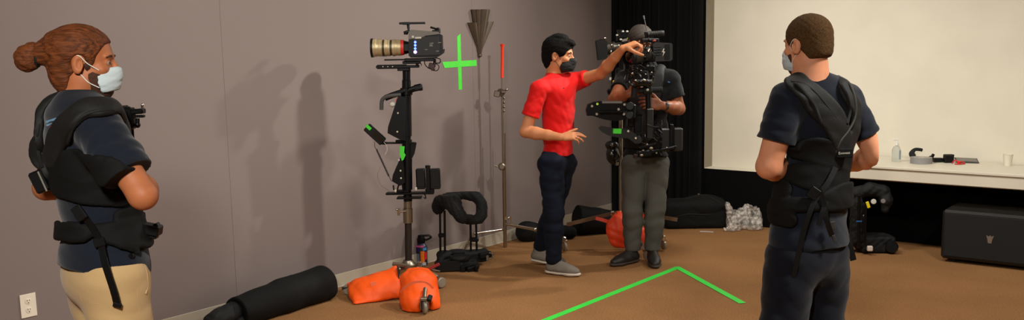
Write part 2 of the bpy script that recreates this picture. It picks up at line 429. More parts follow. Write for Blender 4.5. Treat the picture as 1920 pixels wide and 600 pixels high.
# grey wall: fabric panels with a hairline seam every 2.4 m
wl = MB(); ys = [YB, -1.21, 1.19, 3.59, 5.99, FY + .2]
for a, b in zip(ys[:-1], ys[1:]): wl.box((WX - .05, (a + b) / 2, ZC / 2), (.1, b - a - .0005, ZC), bev=.0015)
struct(wl.build('wall_left', WALL, smooth=False))
struct(MB().box((WX - .13, (YB + RY) / 2, ZC / 2), (.05, RY - YB + .4, ZC), bev=0).build('wall_left_backing', DARK, smooth=False))
bb = MB().box((WX + .004, (YB + FY) / 2, .05), (.008, FY - YB, .094), bev=.002).cyl((WX + .009, YB, .004), (WX + .009, FY, .004), .006, n=8)
bo = struct(bb.build('baseboard_left', BASEB))
# far wall: black lower band, recessed white wall above it
struct(MB().box(((-4.06 + XR) / 2, FY + .13, .2575), (XR + 4.06, .26, .511), bev=0).box((-4.6, FY + .13, ZC / 2), (1.06, .26, ZC), bev=0).build('wall_far_lower', BLACKW, smooth=False))
struct(MB().box(((-4.06 + XR) / 2, RY + .05, ZC / 2 + .25), (XR + 4.06 + .1, .1, ZC - .48), bev=0).build('wall_far', WHITE, smooth=False))
struct(MB().box(((-4.06 + XR) / 2, FY + .08, .511), (XR + 4.06, .17, .006), bev=.002).build('trim_1', WHITE, smooth=False))
struct(MB().box((-4.0625, FY + .08, ZC / 2 + .257), (.005, .16, ZC - .514), bev=0).build('trim_2', mat('shaded_return', (150, 140, 122), .9), smooth=False))  # white recess return; its grazing-light shade is put into the darker colour
struct(MB().box((XR + .05, (YB + RY) / 2, ZC / 2), (.1, RY - YB + .4, ZC), bev=0).build('wall_right', mat('beige_wall', (150, 135, 115), .9), smooth=False))
struct(MB().box(((WX + XR) / 2, YB - .05, ZC / 2), (XR - WX, .1, ZC), bev=0).build('wall_back', mat('beige_wall', (150, 135, 115), .9), smooth=False))
# curtain
cv, cf = [], []
nx = 160
for side in (0, 1):
    for i in range(nx + 1):
        x = -5.03 + i / nx * .965
        y = 8.10 + .035 * math.sin(i * .55 + 1.2 * math.sin(i * .13)) + .012 * math.sin(i * 1.7) + side * .006
        for z in (.012, 1.0, 2.0, 3.05): cv.append((x, y + .004 * math.sin(z * 3 + i * .2), z))
for side in (0, 1):
    for i in range(nx):
        for k in range(3):
            a = side * (nx + 1) * 4 + i * 4 + k; cf.append((a, a + 4, a + 5, a + 1))
o = mesh_obj('stage_curtain', cv, cf, CURT, angle=80, recalc=False)
tag(o, 'floor length black curtain hanging in folds in the far corner beside the white wall', 'curtain')

# white counter
t = empty('wall_counter', (-1.0, 8.0, 0), 0, 'long white counter shelf running along the white wall', 'counter')
cm = MB().box((.1, 0, .688), (4.0, .68, .022), bev=.004); cm.build('worktop', COUNT, t)
MB().box((.1, -.315, .632), (4.0, .022, .092), bev=.004).build('front_edge', COUNT, t)
MB().box((1.9, .05, .3375), (.05, .5, .675), bev=.004).build('leg', BLK, t)
MB().box((-1.8, .05, .3375), (.05, .5, .675), bev=.004).build('leg', BLK, t)
CT = .6995

def onwall(px, py):
    r = Fw + IX * (px - CX) / FPX + IY * (py - CY) / FPX; return CAM + r * (WX / r[0])
# outlet
t = empty('wall_outlet', (WX, 2.284, .36), 0, 'white double power outlet low on the grey wall', 'outlet')
MB().box((.003, 0, 0), (.006, .083, .126), bev=.003).build('cover_plate', PLATE, t)
for z in (.024, -.024):
    r_ = MB().lathe((.0055, 0, z), (1, 0, 0), [(0, .0165), (.002, .0165), (.0025, .015), (.0025, 0)], 24).build('socket', PLATE, t)
    MB().box((.008, -.006, z + .004), (.001, .003, .009), bev=0).box((.008, .006, z + .004), (.001, .003, .007), bev=0).cyl((.0075, 0, z - .008), (.0087, 0, z - .008), .0028, n=10).build('slot', DARK, r_)
# green tape cross
a0, a1 = onwall(860, 66), onwall(863, 168); b0, b1 = onwall(831, 122), onwall(893, 118)
for (nm, p, q, wd, ht, lb) in (('tape_strip', a0, a1, .042, .0012, 'upright strip of the bright green tape cross on the grey wall'), ('tape_strip', b0, b1, .048, .0026, 'level strip of the bright green tape cross on the grey wall')):
    mb = MB(); d = nrm(q - p); n = vec(1, 0, 0); sd = np.cross(n, d); L = np.linalg.norm(q - p)
    base = p.copy(); base[0] = WX
    rings = []
    for i in range(13):
        tt = i / 12; e = .012 * (1 if i in (0,) else 0)
        c = base + d * L * tt; wv = .0006 * math.sin(i * 2.3)
        rings.append([c + sd * wd / 2 + n * .0002 - d * e, c - sd * wd / 2 + n * .0002 + d * e, c - sd * wd / 2 + n * (ht + wv) + d * e, c + sd * wd / 2 + n * (ht - wv) - d * e])
    mb.ring_loft(rings); o = mb.build(nm, GREEN, smooth=False); tag(o, lb, 'tape')
# wall sconce: pointed fluted half cone with side fins
S0 = vec(WX, 6.07, 0); zt, zb = 1.995, 1.625
t = empty('wall_sconce', (WX, 6.07, 1.8), 0, 'pointed metal wall sconce with fins above the green tape cross', 'wall lamp')
def halfcone(z1, z0, r1, r0, dep1, dep0, yc1, yc0, n=14, ribs=True):
    rings = []
    for u in np.linspace(0, 1, 9):
        z = z1 + (z0 - z1) * u - 1.8; r = r1 + (r0 - r1) * u; dp = dep1 + (dep0 - dep1) * u; yc = yc1 + (yc0 - yc1) * u; ring = []
        for k in range(2 * n + 1):
            a = math.pi * k / (2 * n); q = 1 - (.07 if (ribs and k % 4 == 0) else 0)
            ring.append((dp * math.sin(a) * q, yc - r * math.cos(a) * q, z))
        ring.append((0.001, yc + r, z)); ring.append((0.001, yc - r, z)); rings.append(ring)
    return MB().ring_loft(rings)
halfcone(1.985, 1.62, .096, .018, .105, .02, .0, .0).build('center_cone', PEWTER, t, angle=25)
halfcone(1.89, 1.64, .05, .008, .06, .012, .115, .012, ribs=False).build('side_fin', PEWTER, t, angle=25)
halfcone(1.88, 1.66, .04, .008, .06, .012, -.10, -.012, ribs=False).build('side_fin', PEWTER, t, angle=25)
MB().ball((.012, 0, 1.615 - 1.8), (.014, .02, .014)).build('finial', PEWTER, t)
# floor tape
def tape(p, q, wd, lb):
    p, q = np.array(p), np.array(q); d = nrm(q - p); sd = vec(-d[1], d[0], 0)
    rings = [[c + sd * wd / 2 * s1 + vec(0, 0, z) for s1, z in ((-1, .0006), (1, .0006), (1, .002), (-1, .002))] for c in (p, p + d * .01, q - d * .01, q)]
    o = MB().ring_loft(rings).build('floor_tape', GREENF, smooth=False); tag(o, lb, 'tape')
A, B_, C_ = floor_pt(1270, 502), floor_pt(1022, 601), floor_pt(1392, 569)
B2 = A + (B_ - A) * 1.25
tape(A + nrm(A - B2) * .02, B2, .05, 'long green floor tape line running towards the near edge of the picture')
C2 = C_.copy(); A2 = A + vec(0, 0, .0016)
tape(A2 + nrm(A - C_) * .018, C2 + vec(0, 0, .0016), .05, 'short green floor tape line running down right from the corner')
# paper scrap
p = floor_pt(1325, 435)
o = MB().box((p[0], p[1], .003), (.12, .035, .002), R=rot(2, 0, 20), bev=.0005).build('paper_scrap', mat('scrap', (190, 180, 170), .7)); tag(o, 'small pale scrap lying on the carpet before the duffel bag', 'paper')
# ---------------------------------------------------------------- people: shared anatomy
def merge(A, B, k=.008):
    hh = np.clip(.5 + .5 * (A.d - B.d) / k, 0, 1); A.d = A.d * (1 - hh) + B.d * hh - k * hh * (1 - hh); return A
def smax(a, b, k):
    hh = np.clip(.5 - .5 * (a - b) / k, 0, 1); return a * (1 - hh) + b * hh + k * hh * (1 - hh)
def hit(T, V, px, py, b0=-.5, b1=.5, inset=0.):
    bs = np.arange(b0, b1, T.h * .5)
    for b in bs:
        q = V.p(px, py, b); i = np.round((q - T.lo) / T.h).astype(int)
        if (i >= 0).all() and (i < T.n).all() and T.d[tuple(i)] < inset: return q
    q = V.p(px, py, 0); return q
def band(T, pts, w, off, th, k=.006, sm=5, ws=None):
    """padding that follows the surface of T along the path pts"""
    N = T.like(); N.chain(pts, ws if ws is not None else w / 2, k=.004, sm=sm)
    Q = T.like(); Q.d = smax(np.abs(T.d - off) - th, N.d, k); return Q
class Head:
    def __init__(s, c, f, u=(0, 0, 1), sc=1.0):
        s.c = np.asarray(c, float); s.f = nrm(f); u = np.asarray(u, float); s.u = nrm(u - s.f * (s.f @ u)); s.r = np.cross(s.f, s.u); s.k = sc
        s.ax = np.array([s.f, s.r, s.u])
    def P(s, f, r, u): return s.c + s.k * (s.f * f + s.r * r + s.u * u)
    def e(s, S, c, r, k=.012, op='u', ax=None): S.ell(s.P(*c), np.array(r) * s.k, s.ax if ax is None else ax, k * s.k, op)
    def skull(s, S, nk):
        s.e(S, (-.012, 0, .032), (.098, .077, .086)); s.e(S, (.025, 0, -.035), (.066, .058, .084), .02)
        s.e(S, (.05, 0, -.09), (.028, .033, .024), .02)
        for q in (-1, 1):
            s.e(S, (.0, .05 * q, -.06), (.035, .016, .035), .02)     # jaw corners
            s.e(S, (.06, .04 * q, -.022), (.022, .022, .018), .015)  # cheekbones
            s.e(S, (.098, .031 * q, .004), (.017, .017, .012), .01, 's')
            s.e(S, (.073, .031 * q, .003), (.0125, .0125, .0125), .002)
        s.e(S, (.077, 0, .024), (.014, .05, .011), .012)
        S.cap(s.P(.086, 0, .012), s.P(.108, 0, -.03), .007 * s.k, .012 * s.k, .008); s.e(S, (.1, 0, -.034), (.013, .017, .009), .006)
        s.e(S, (.09, 0, -.058), (.011, .024, .006), .006); s.e(S, (.088, 0, -.069), (.011, .021, .006), .005)
        for q in (-1, 1):
            t = .35
            ea = np.array([nrm(s.f * 1 + s.r * .35 * q), nrm(s.r - s.f * .35 * q), s.u])
            s.e(S, (-.010, .080 * q, -.008), (.021, .010, .033), .005, ax=ea)
            s.e(S, (-.003, .092 * q, -.004), (.0125, .013, .021), .003, 's', ax=ea)
            s.e(S, (.006, .080 * q, -.008), (.005, .006, .008), .003)
        S.cap(s.P(-.022, 0, -.045), nk, .056 * s.k, .062, .02)
    def eyes(s, parent, brow=HAIRB):
        for q in (-1, 1):
            e = MB().ball(s.P(.0742, .031 * q, .003), .0116 * s.k).build('eye', EYEW, parent)
            MB().ball(s.P(.0828, .031 * q, .003), np.array([.0038, .0058, .0058]) * s.k, R=s.ax.T).build('iris', IRIS, e)
            MB().tube([s.P(.087, .013 * q, .021), s.P(.089, .03 * q, .027), s.P(.077, .05 * q, .021)], [.003, .0038, .002], n=6).build('eyebrow', brow, parent)
def arm(S, sh, el, wr, r=1.0):
    S.ell(sh, (.052 * r, .052 * r, .056 * r), k=.03)
    S.cap(sh, el, .048 * r, .04 * r, .02); m = el * .7 + wr * .3
    S.chain([el, m, el * .35 + wr * .65, wr], [.040 * r, .044 * r, .035 * r, .026 * r], .015)
def hand(S, wr, d, back, th, curl=(25, 25, 25, 25), sc=1.0, spread=1.0, tcurl=20, tdir=None):
    """d: along the palm, back: out of the back of the hand, th: towards the thumb side"""
    d = nrm(d); back = nrm(back - d * (np.asarray(back) @ d)); sd = np.cross(d, back); sd = sd if sd @ np.asarray(th, float) > 0 else -sd
    S.cap(wr, wr + d * .03 * sc, .025 * sc, .027 * sc, .012, flat=(back, .72))
    S.box(wr + d * .055 * sc, (.075 * sc, .074 * sc, .026 * sc), np.array([d, sd, back]), .012 * sc, .012)
    L = (.074, .082, .076, .06)
    for i in range(4):
        x = (1.5 - i) * .0195 * sc; p = wr + d * .09 * sc + sd * x; a = 0; fd = nrm(d + sd * .07 * spread * (1.5 - i))
        r = (.0088, .009, .0086, .0076)[i] * sc
        for j, q in enumerate((.45, .31, .24)):
            a += math.radians(curl[i] * (1, 1.1, .7)[j]); v = fd * math.cos(a) - back * math.sin(a); p2 = p + v * L[i] * q * sc
            S.cap(p, p2, r, r * .93, .003 if j else .006); p = p2; r *= .93
    p = wr + d * .03 * sc + sd * .028 * sc - back * .006 * sc
    td = nrm(d * .75 + sd * .75 - back * .15) if tdir is None else nrm(tdir)
    q1 = p + td * .042 * sc; td2 = nrm(td + d * math.sin(math.radians(tcurl))); q2 = q1 + td2 * .032 * sc; q3 = q2 + nrm(td2 + d * .2) * .024 * sc
    S.chain([wr + d * .02 * sc + sd * .012 * sc, p, q1, q2, q3], np.array([.018, .015, .0115, .0102, .0086]) * sc, .006)
def torso(S, pel, ch, nk, f, r, sL, sR, g=0., w=1.0, belly=0.):
    u = nrm(ch - pel); f = nrm(f - u * (f @ u)); r = np.cross(f, u); ax = np.array([f, r, u])
    S.ell(ch - u * .02, (.108 + g + belly * .3, .155 * w + g, .19 + g), ax, .05)
    S.ell(ch + u * .07, (.095 + g, .165 * w + g, .1 + g), ax, .04)
    S.cap(sL, sR, .05 + g, .05 + g, .05)
    m = (ch + pel) / 2; S.ell(m + f * belly * .5, (.098 + g + belly, .142 * w + g, .2), ax, .05)
    S.ell(pel, (.108 + g, .158 * w + g, .13 + g), ax, .05)
    for q in (sL, sR): S.cap(nk * .8 + ch * .2 + u * .01, q, .045 + g, .04 + g, .05)
    return ax
def leg(S, hip, kn, an, r=1.0, g=0., k=.02):
    S.cap(hip, kn, .084 * r + g, .056 * r + g, k); m = kn * .68 + an * .32
    S.chain([kn, m, an], [.056 * r + g, .056 * r + g, .038 * r + g], k)
def shoe(parent, ank, toe, m, sole_m, L=.285, zs=0., heel_up=0.):
    d = nrm(vec(toe[0], toe[1], 0)); sd = np.cross(d, (0, 0, 1.)); c0 = vec(ank[0], ank[1], 0) - d * .055
    up = lambda x, z, y=0: c0 + d * x + sd * y + vec(0, 0, z + zs + heel_up * max(0, 1 - x / (L * .72)))
    S = Solid(c0 + d * L / 2 - .24, c0 + d * L / 2 + vec(.24, .24, .3), .005)
    S.chain([up(.035, .05), up(.11, .05), up(.19, .042), up(L - .045, .035)], [.04, .042, .042, .034], .03, flat=((0, 0, 1), .8))
    S.chain([up(.05, .06), up(.055, .115)], [.042, .038], .02); S.cap(up(.09, .085), up(.16, .06), .032, .03, .02)
    if not heel_up: S.cut(vec(0, 0, .018), (0, 0, -1))
    o = S.build('shoe', m, parent)
    S2 = Solid(c0 + d * L / 2 - .24, c0 + d * L / 2 + vec(.24, .24, .2), .005)
    S2.chain([up(.03, .02), up(.1, .018), up(.19, .018), up(L - .04, .018)], [.04, .037, .046, .038], .02, flat=((0, 0, 1), .42))
    S2.build('sole', sole_m, o)
    lc = MB()
    for i in range(4):
        x = .1 + .022 * i; z = .112 - .0135 * i; lc.tube([up(x, z - .012, -.024), up(x + .004, z, 0), up(x, z - .012, .024)], .003, n=6, sm=3)
    lc.build('laces', BLKR, o)
    return o
def sleeve(Sh, a, b, ra, rb, cutd=None, k=.01, fold=(.003, 40, 1)):
    T = Sh.like(); d = nrm(b - a); T.cap(a, b + d * .06, ra, rb, .02)
    T.folds(fold[0], fold[1], fold[2], dirv=d)
    T.cut(b, d if cutd is None else cutd, .003)
    n = nrm(d); X, Y, Z = T.ax[0][:, None, None], T.ax[1][None, :, None], T.ax[2][None, None, :]
    merge(Sh, T, k)

# ================================================================ person at the left: hair bun, navy tee, camera vest
V = Frame(at_depth(165, 3.18)); P = V.p
root = V.root('person', 'person with an auburn hair bun, black harness over navy tee, and khaki trousers, arms folded', 'person')
th = math.radians(40); f = vec(math.cos(th), math.sin(th), 0); r = vec(math.sin(th), -math.cos(th), 0)
nk = P(152, 196, .02); pel = P(195, 480, .03); ch = P(160, 268, .03)
shc = P(152, 226, .03); sR = shc + r * .165 + vec(0, 0, -.005); sL = shc - r * .165
elR = P(268, 366, -.17); wrR = P(262, 338, .1); elL = P(86, 352, .16); wrL = P(200, 350, .3)
H = Head(P(161, 117, .03), (1, .2, -.06), sc=.96)
S = Solid(P(60, 470, 0) + vec(-.1, -.4, -.95), P(310, 20, 0) + vec(.05, .5, .0), .0043)
torso(S, pel, ch, nk, f, r, sL, sR, -.02)
H.skull(S, nk)
arm(S, sR, elR, wrR, 1.13); arm(S, sL, elL, wrL, 1.05)
hand(S, wrR, nrm(vec(-.25, .75, .25)), vec(.6, .6, .1), vec(0, 0, 1), (20, 20, 25, 30))
hand(S, wrL, nrm(vec(.9, -.1, .1)), vec(.2, .9, 0), vec(0, 0, 1), (30, 30, 30, 30))
hR = pel + r * .088 + vec(0, 0, -.06); hL = pel - r * .088 + vec(0, 0, -.06)
knR = hR + vec(.02, .02, -.40); knL = hL + vec(.04, .0, -.40); anR = knR + vec(-.02, 0, 0); anR[2] = .085; anL = knL + vec(-.02, 0, 0); anL[2] = .085
leg(S, hR, knR, anR); leg(S, hL, knL, anL)
S.build('body', SKINL, root)
H.eyes(root, BEARD)
# hair: swept back, with bun
Hs = Solid(H.c - .26, H.c + .2, .004)
H.e(Hs, (-.022, 0, .04), (.112, .089, .092), .02); H.e(Hs, (-.062, 0, -.03), (.062, .068, .078), .03); H.e(Hs, (-.045, 0, -.085), (.038, .05, .035), .03)
Hs.chain([H.P(-.1, 0, .045), H.P(-.14, 0, .025), H.P(-.155, 0, .018)], [.05, .034, .028], .02)
FC = Solid(Hs.lo, Hs.lo + Hs.h * (Hs.n - 1), Hs.h); FC.n = Hs.n; FC.ax = Hs.ax; FC.d = np.full(Hs.n, 1., np.float32)
FC.ell(H.P(.10, 0, -.03), np.array([.062, .2, .105]), H.ax, .01); FC.ell(H.P(.02, 0, -.10), np.array([.07, .2, .085]), H.ax, .02)
FC.ell(H.P(-.006, .085, -.014), (.03, .03, .04), H.ax, .008); FC.ell(H.P(-.006, -.085, -.014), (.03, .03, .04), H.ax, .008)
Hs.d = smax(Hs.d, -FC.d, .006)
Hs.folds(.0022, 95, 3, dirv=tuple(H.r * 1.5 + H.u * .8)); ho = Hs.build('hair', HAIRL, root)
Bn = Solid(H.P(-.19, 0, .0) - .1, H.P(-.19, 0, .0) + .1, .004)
Bn.ell(H.P(-.188, 0, .006), (.041, .038, .044), H.ax, .01); Bn.ell(H.P(-.17, .0, .03), (.03, .03, .03), H.ax, .012); Bn.folds(.003, 110, 5, dirv=tuple(H.f + H.u))
Bn.build('hair_bun', HAIRL, ho)
MB().torus(H.P(-.155, 0, .012), H.f, .03, .005).build('hair_tie', BLKR, ho)
# beard
Bs = Solid(H.c - .2, H.c + .2, .004)
H.e(Bs, (.03, 0, -.055), (.068, .0625, .07), .01); H.e(Bs, (.055, 0, -.098), (.033, .037, .03), .015)
H.e(Bs, (.012, 0, -.01), (.03, .075, .03), .01); H.e(Bs, (.015, 0, -.05), (.05, .064, .045), .01); Bs.cut(H.P(.0, 0, .012), tuple(H.u * .8 + H.f * .5), .008); Bs.cut(H.P(.008, 0, 0), tuple(-H.f - H.u * .12), .006)
H.e(Bs, (-.01, .0, -.14), (.045, .05, .055), .01, 's'); H.e(Bs, (.1, 0, -.02), (.03, .035, .03), .01, 's')
Bs.folds(.0012, 190, 2); Bs.build('beard', BEARD, root)
def surgical(H, parent, m, ridge=0., low=-.118, loopc=LOOP, back=.028):
    Mk = Solid(H.c - .2, H.c + .2, .0035)
    H.e(Mk, (.046, 0, -.066), (.07, .062, .062), .01); H.e(Mk, (.088, 0, -.035), (.034, .032, .034), .015)
    if ridge: Mk.cap(H.P(.10, 0, -.03), H.P(.09, 0, -.085), .02 + ridge, .016, .02)
    Mk.cut(H.P(.09, 0, -.012), tuple(H.u - H.f * .12), .004); Mk.cut(H.P(.0, 0, low), tuple(-H.u + H.f * .25), .004)
    Mk.cut(H.P(back, 0, -.06), tuple(-H.f - H.u * .25), .003)
    Mk.folds(.0016, 110, 2, dirv=tuple(H.u * 2)); mk = Mk.build('face_mask', m, parent)
    for q in (-1, 1):
        MB().tube([H.P(back + .006, .0635 * q, -.024), H.P(.022, .0775 * q, -.002), H.P(.0, .084 * q, .021), H.P(-.014, .078 * q, .02), H.P(-.02, .070 * q, -.01), H.P(-.012, .070 * q, -.036), H.P(.0, .070 * q, -.042), H.P(.022, .069 * q, -.066), H.P(back + .006, .062 * q, -.084)], .0017, n=6).build('ear_loop', loopc, mk)
    return mk
surgical(H, root, MASKW, back=.05)
# tee
T = Solid(P(40, 530, 0) + vec(-.05, -.42, -.02), P(320, 170, 0) + vec(0, .45, .03), .0055)
ax = torso(T, pel, ch, nk, f, r, sL, sR, .006, 1.02, .02); T.ell(pel + vec(0, 0, -.03), (.143, .188, .16), ax, .04)
vshell = T.d.copy()
T.cap(nk + vec(0, 0, -.02), nk + vec(0, 0, .012), .068, .064, .02)
T.cut(P(190, 503, 0), nrm(vec(-.12, -.12, -1)), .004)
T.folds(.0035, 22, 4, dirv=(0, 0, 1))
Tb = T.like(); Tb.d = vshell
shirt = T.like(); shirt.d = T.d.copy()
shR2 = sR + vec(0, 0, -.005)
sleeve(shirt, shR2, shR2 * .30 + elR * .70, .074, .082, None, .02, (.005, 30, 2)); sleeve(shirt, sL, sL * .42 + elL * .58, .062, .068, None, .02)
Tb.d = np.minimum(Tb.d, shirt.d); tee = shirt.build('t_shirt', NAVY, root)
# print on the back of the tee
for (a, b, c, m_) in ((88, 226, 108, mat('print_blue', (120, 165, 200), .8)), (88, 231, 108, mat('print_white', (190, 200, 205), .8))):
    pass
# trousers
K = Solid(P(90, 500, 0) + vec(-.1, -.3, 0) * 1, P(320, 440, 0) + vec(.05, .4, 0), .0065); K.lo[2] = .03
K = Solid(vec(K.lo[0], K.lo[1], .04), vec(K.ax[0][-1], K.ax[1][-1], pel[2] + .1), .0065)
axp = np.array([f, r, vec(0, 0, 1)])
K.ell(pel + vec(0, 0, -.05), (.121, .166, .12), axp, .04); K.ell(pel - f * .035 - vec(0, 0, .08), (.095, .15, .1), axp, .04)
leg(K, hR, knR, anR, 1.1, .022, .03); leg(K, hL, knL, anL, 1.1, .022, .03)
K.folds(.005, 14, 9); K.cut(pel + vec(0, 0, .0), (0, 0, 1)); tr = K.build('trousers', KHAKI, root)
def onsurf(T, pts, **k): return [hit(T, V, *q, **k) if len(q) == 2 else P(*q) for q in pts]
MB().tube([q + vec(0, -.001, 0) for q in onsurf(K, [(151, 556), (156, 564), (180, 569), (207, 566), (214, 560)])], .0022, n=6).build('pocket_seam', KHAKI, tr)
MB().tube([q for q in onsurf(K, [(266, 487), (275, 510), (277, 535), (273, 551)])], .003, n=6).build('pocket_seam', KHAKI, tr)
MB().tube([q for q in onsurf(K, [(248, 500), (256, 540), (262, 598)])], .0016, n=6).build('side_seam', KHAKI, tr)
sh = [shoe(root, anR, (1, .3), mat('grey_shoe', (90, 88, 84), .8), TXT), shoe(root, anL, (1, .5), mat('grey_shoe', (90, 88, 84), .8), TXT)]
# harness
vp = []
def vparts(Tb, V, bands):
    Q = None
    for pts, ws, off, th_ in bands:
        q = band(Tb, pts, 0, off, th_, ws=ws, sm=4)
        Q = q if Q is None else merge(Q, q, .006)
    return Q
fr = lambda x, y, z: shc + f * x + r * y + vec(0, 0, z)
pad = [fr(.15, .10, -.2), fr(.13, .10, -.06), fr(.09, .10, .02), hit(Tb, V, 192, 203), hit(Tb, V, 162, 205), hit(Tb, V, 135, 224), hit(Tb, V, 114, 254), hit(Tb, V, 101, 295)]
padL = [fr(.13, -.10, -.18), fr(.10, -.10, -.02), fr(.03, -.115, .055), fr(-.06, -.12, .03), fr(-.12, -.11, -.06), hit(Tb, V, 80, 285), hit(Tb, V, 86, 322)]
Q = vparts(Tb, V, [(pad, [.036, .04, .042, .04, .04, .042, .042, .04], .012, .011), (padL, [.036, .04, .045, .048, .05, .046, .04], .014, .014)])
vest = Q.build('harness_shoulder_pads', VEST, root); hq = lambda x, y: hit(Q, V, x, y)
MB().tube([q for q in map(lambda a: hq(*a), ((212, 206), (190, 207), (165, 213), (148, 224), (136, 242), (128, 268), (124, 290))) if q is not None], .006, n=8).build('piping', BLKR, vest)
MB().tube([q for q in map(lambda a: hq(*a), ((98, 205), (80, 222), (70, 250), (72, 285), (80, 315))) if q is not None], .006, n=8).build('piping', BLKR, vest)
pipe = lambda pts, rr, nm='piping', m_=BLKR, par=None: MB().tube(pts, rr, n=8).build(nm, m_, par or vest)
Bk = vparts(Tb, V, [([hit(Tb, V, 100, 300), hit(Tb, V, 150, 310), hit(Tb, V, 205, 322), hit(Tb, V, 240, 330)], [.045, .06, .05, .05], .01, .006),
                    ([hit(Tb, V, 105, 345), hit(Tb, V, 160, 350), hit(Tb, V, 225, 355)], [.04, .06, .06], .009, .006)])
Bk.build('back_panel', NYL, vest)
Bl = vparts(Tb, V, [([hit(Tb, V, 112, 432), hit(Tb, V, 140, 434), hit(Tb, V, 160, 436)], [.036, .042, .04], .016, .009),
                    ([hit(Tb, V, 185, 432), hit(Tb, V, 220, 440), hit(Tb, V, 270, 436), fr(.17, .06, -.375)], [.03, .05, .055, .05], .016, .009),
                    ([hit(Tb, V, 235, 455), hit(Tb, V, 252, 474)], [.045, .02], .018, .008),
                    ([hit(Tb, V, 225, 405), hit(Tb, V, 262, 408)], [.03, .045], .012, .008)])
belt = Bl.build('waist_belt', NYL, vest)
bu = hit(Tb, V, 288, 428) if False else P(291, 430, -.02)
MB().box(P(285, 430, .02), (.06, .05, .035), rot(0, 12, 0), .004).box(P(294, 424, .02), (.02, .03, .02), rot(0, -30, 0)).box(P(286, 442, .02), (.035, .03, .015), rot(0, 12, 0)).build('buckle', BLK, belt)
MB().cyl(hit(Tb, V, 252, 476) + vec(0, -.03, 0), hit(Tb, V, 252, 476) + vec(0, -.018, 0), .008).build('rivet', BLKM, belt)
o_ = vec(0, -.03, 0)
sp = [hit(Tb, V, 158, 396) + o_, hit(Tb, V, 178, 420) + o_, hit(Tb, V, 195, 450) + o_, hit(Tb, V, 204, 490) + o_, P(213, 545, hit(K, V, 213, 545)[1] - .012), P(220, 572, hit(K, V, 220, 572)[1] - .012)]
st = MB().strap(sp, .025, .003, (1, -.2, .2)).build('hanging_strap', BLK, belt)
MB().box(sp[-1], (.028, .010, .016), rot(0, 15, 0), .002).build('strap_end', BLK, st)
MB().box(sp[0] + vec(0, -.006, 0), (.034, .012, .05), rot(0, -32, 0), .003).build('buckle', BLK, st); MB().box(sp[2] + vec(0, -.006, 0), (.036, .012, .03), rot(0, -12, 0), .003).build('buckle', BLK, st)
# spine bracket on the back with its print
bx = P(76, 340, hit(Tb, V, 90, 345)[1] - .03)
sb = MB().box(bx, (.045, .04, .075), rot(0, -22, 0), .006).build('back_bracket', BLK, vest)
MB().tube([bx + vec(.006, -.024, .036), bx + vec(.03, -.024, -.03)], .003, n=6, sm=0).build('bracket_edge', GREYB, sb)
tp = hit(Tb, V, 95, 349) + vec(0, -.022, 0)
text_part('print', 'Exovest', .0135, m4(tp, (1, .1, -.2), (.2, 0, 1)), TXT, vest)
# white and red print of the tee where the back shows between the pads
for (x0, y0, x1, y1, wd, m_) in ((87, 229, 106, 223, .008, mat('print_blue', (120, 165, 200), .8)), (88, 235, 103, 231, .006, mat('print_blue', (120, 165, 200), .8)), (94, 243, 97, 237, .009, mat('print_red', (190, 20, 50), .8)), (135, 281, 136, 290, .005, mat('print_blue', (120, 165, 200), .8))):
    a, b = hit(T, V, x0, y0, inset=0), hit(T, V, x1, y1, inset=0)
    MB().strap([a + vec(0, -.002, 0), (a + b) / 2 + vec(0, -.0025, 0), b + vec(0, -.002, 0)], wd, .002, (-.2, 0, 1)).build('shirt_print', m_, tee)
# chest bracket that carries the arm
b0 = .12
br = MB().box(P(218, 206, b0), (.075, .05, .026), rot(0, -3, 0), .005).box(P(243, 222, b0), (.032, .04, .075), None, .005).box(P(256, 209, b0), (.055, .035, .018), rot(0, -4, 0), .004).box(P(260, 218, b0), (.04, .02, .009), None, .003)
br.cyl(P(258, 222, b0), P(258, 232, b0), .007).ball(P(258, 234, b0), (.010, .010, .011)).cyl(P(240, 200, b0), P(240, 210, b0), .008).cyl(P(248, 238, b0), P(250, 272, b0 + .02), .005)
bk = br.build('arm_socket', BLKM, vest)
MB().cyl(P(267, 207, b0), P(267, 197, b0), .0045).ball(P(267, 197, b0), .0055).build('socket_pin', CHROME, bk)

# ================================================================ person at the right: short brown hair, seen from behind
V = Frame(at_depth(1520, 4.05)); P = V.p
root = V.root('person', 'person seen from behind with short brown hair, black harness, navy tee and navy trousers', 'person')
th = math.radians(118); f = vec(math.cos(th), math.sin(th), 0); r = vec(math.sin(th), -math.cos(th), 0)
nk = P(1520, 150, .02); shc = P(1534, 184, .04); ch = P(1540, 222, .04); pel = P(1517, 455, .05)
sR = shc + r * .17 + vec(0, 0, -.015); sL = shc - r * .175 + vec(0, 0, -.005)
elR = P(1641, 290, .10); wrR = P(1588, 312, .34); elL = P(1441, 312, -.05); wrL = P(1478, 318, .18)
H = Head(P(1513, 84, .03), (-.55, .84, -.08), sc=1.02)
S = Solid(P(1395, 590, 0) + vec(0, -.4, -.9), P(1670, 0, 0) + vec(.0, .55, 0), .0055); S = Solid(vec(S.lo[0], S.lo[1], 0), (S.ax[0][-1], S.ax[1][-1], S.ax[2][-1]), .0055)
torso(S, pel, ch, nk, f, r, sL, sR, -.02); H.skull(S, nk); S.cap(nk + vec(0, .0, .06), nk + vec(0, 0, -.03), .066, .085, .03)
arm(S, sR, elR, wrR, 1.12); arm(S, sL, elL, wrL, 1.3)
hand(S, wrR, nrm(vec(-.8, .3, .1)), vec(-.3, .9, 0), vec(0, 0, 1), (30, 30, 30, 30)); hand(S, wrL, nrm(vec(.3, .8, .1)), vec(-.9, .3, 0), vec(0, 0, 1), (30, 30, 30, 30))
hR = pel + r * .09 + vec(0, 0, -.08); hL = pel - r * .095 + vec(0, 0, -.08)
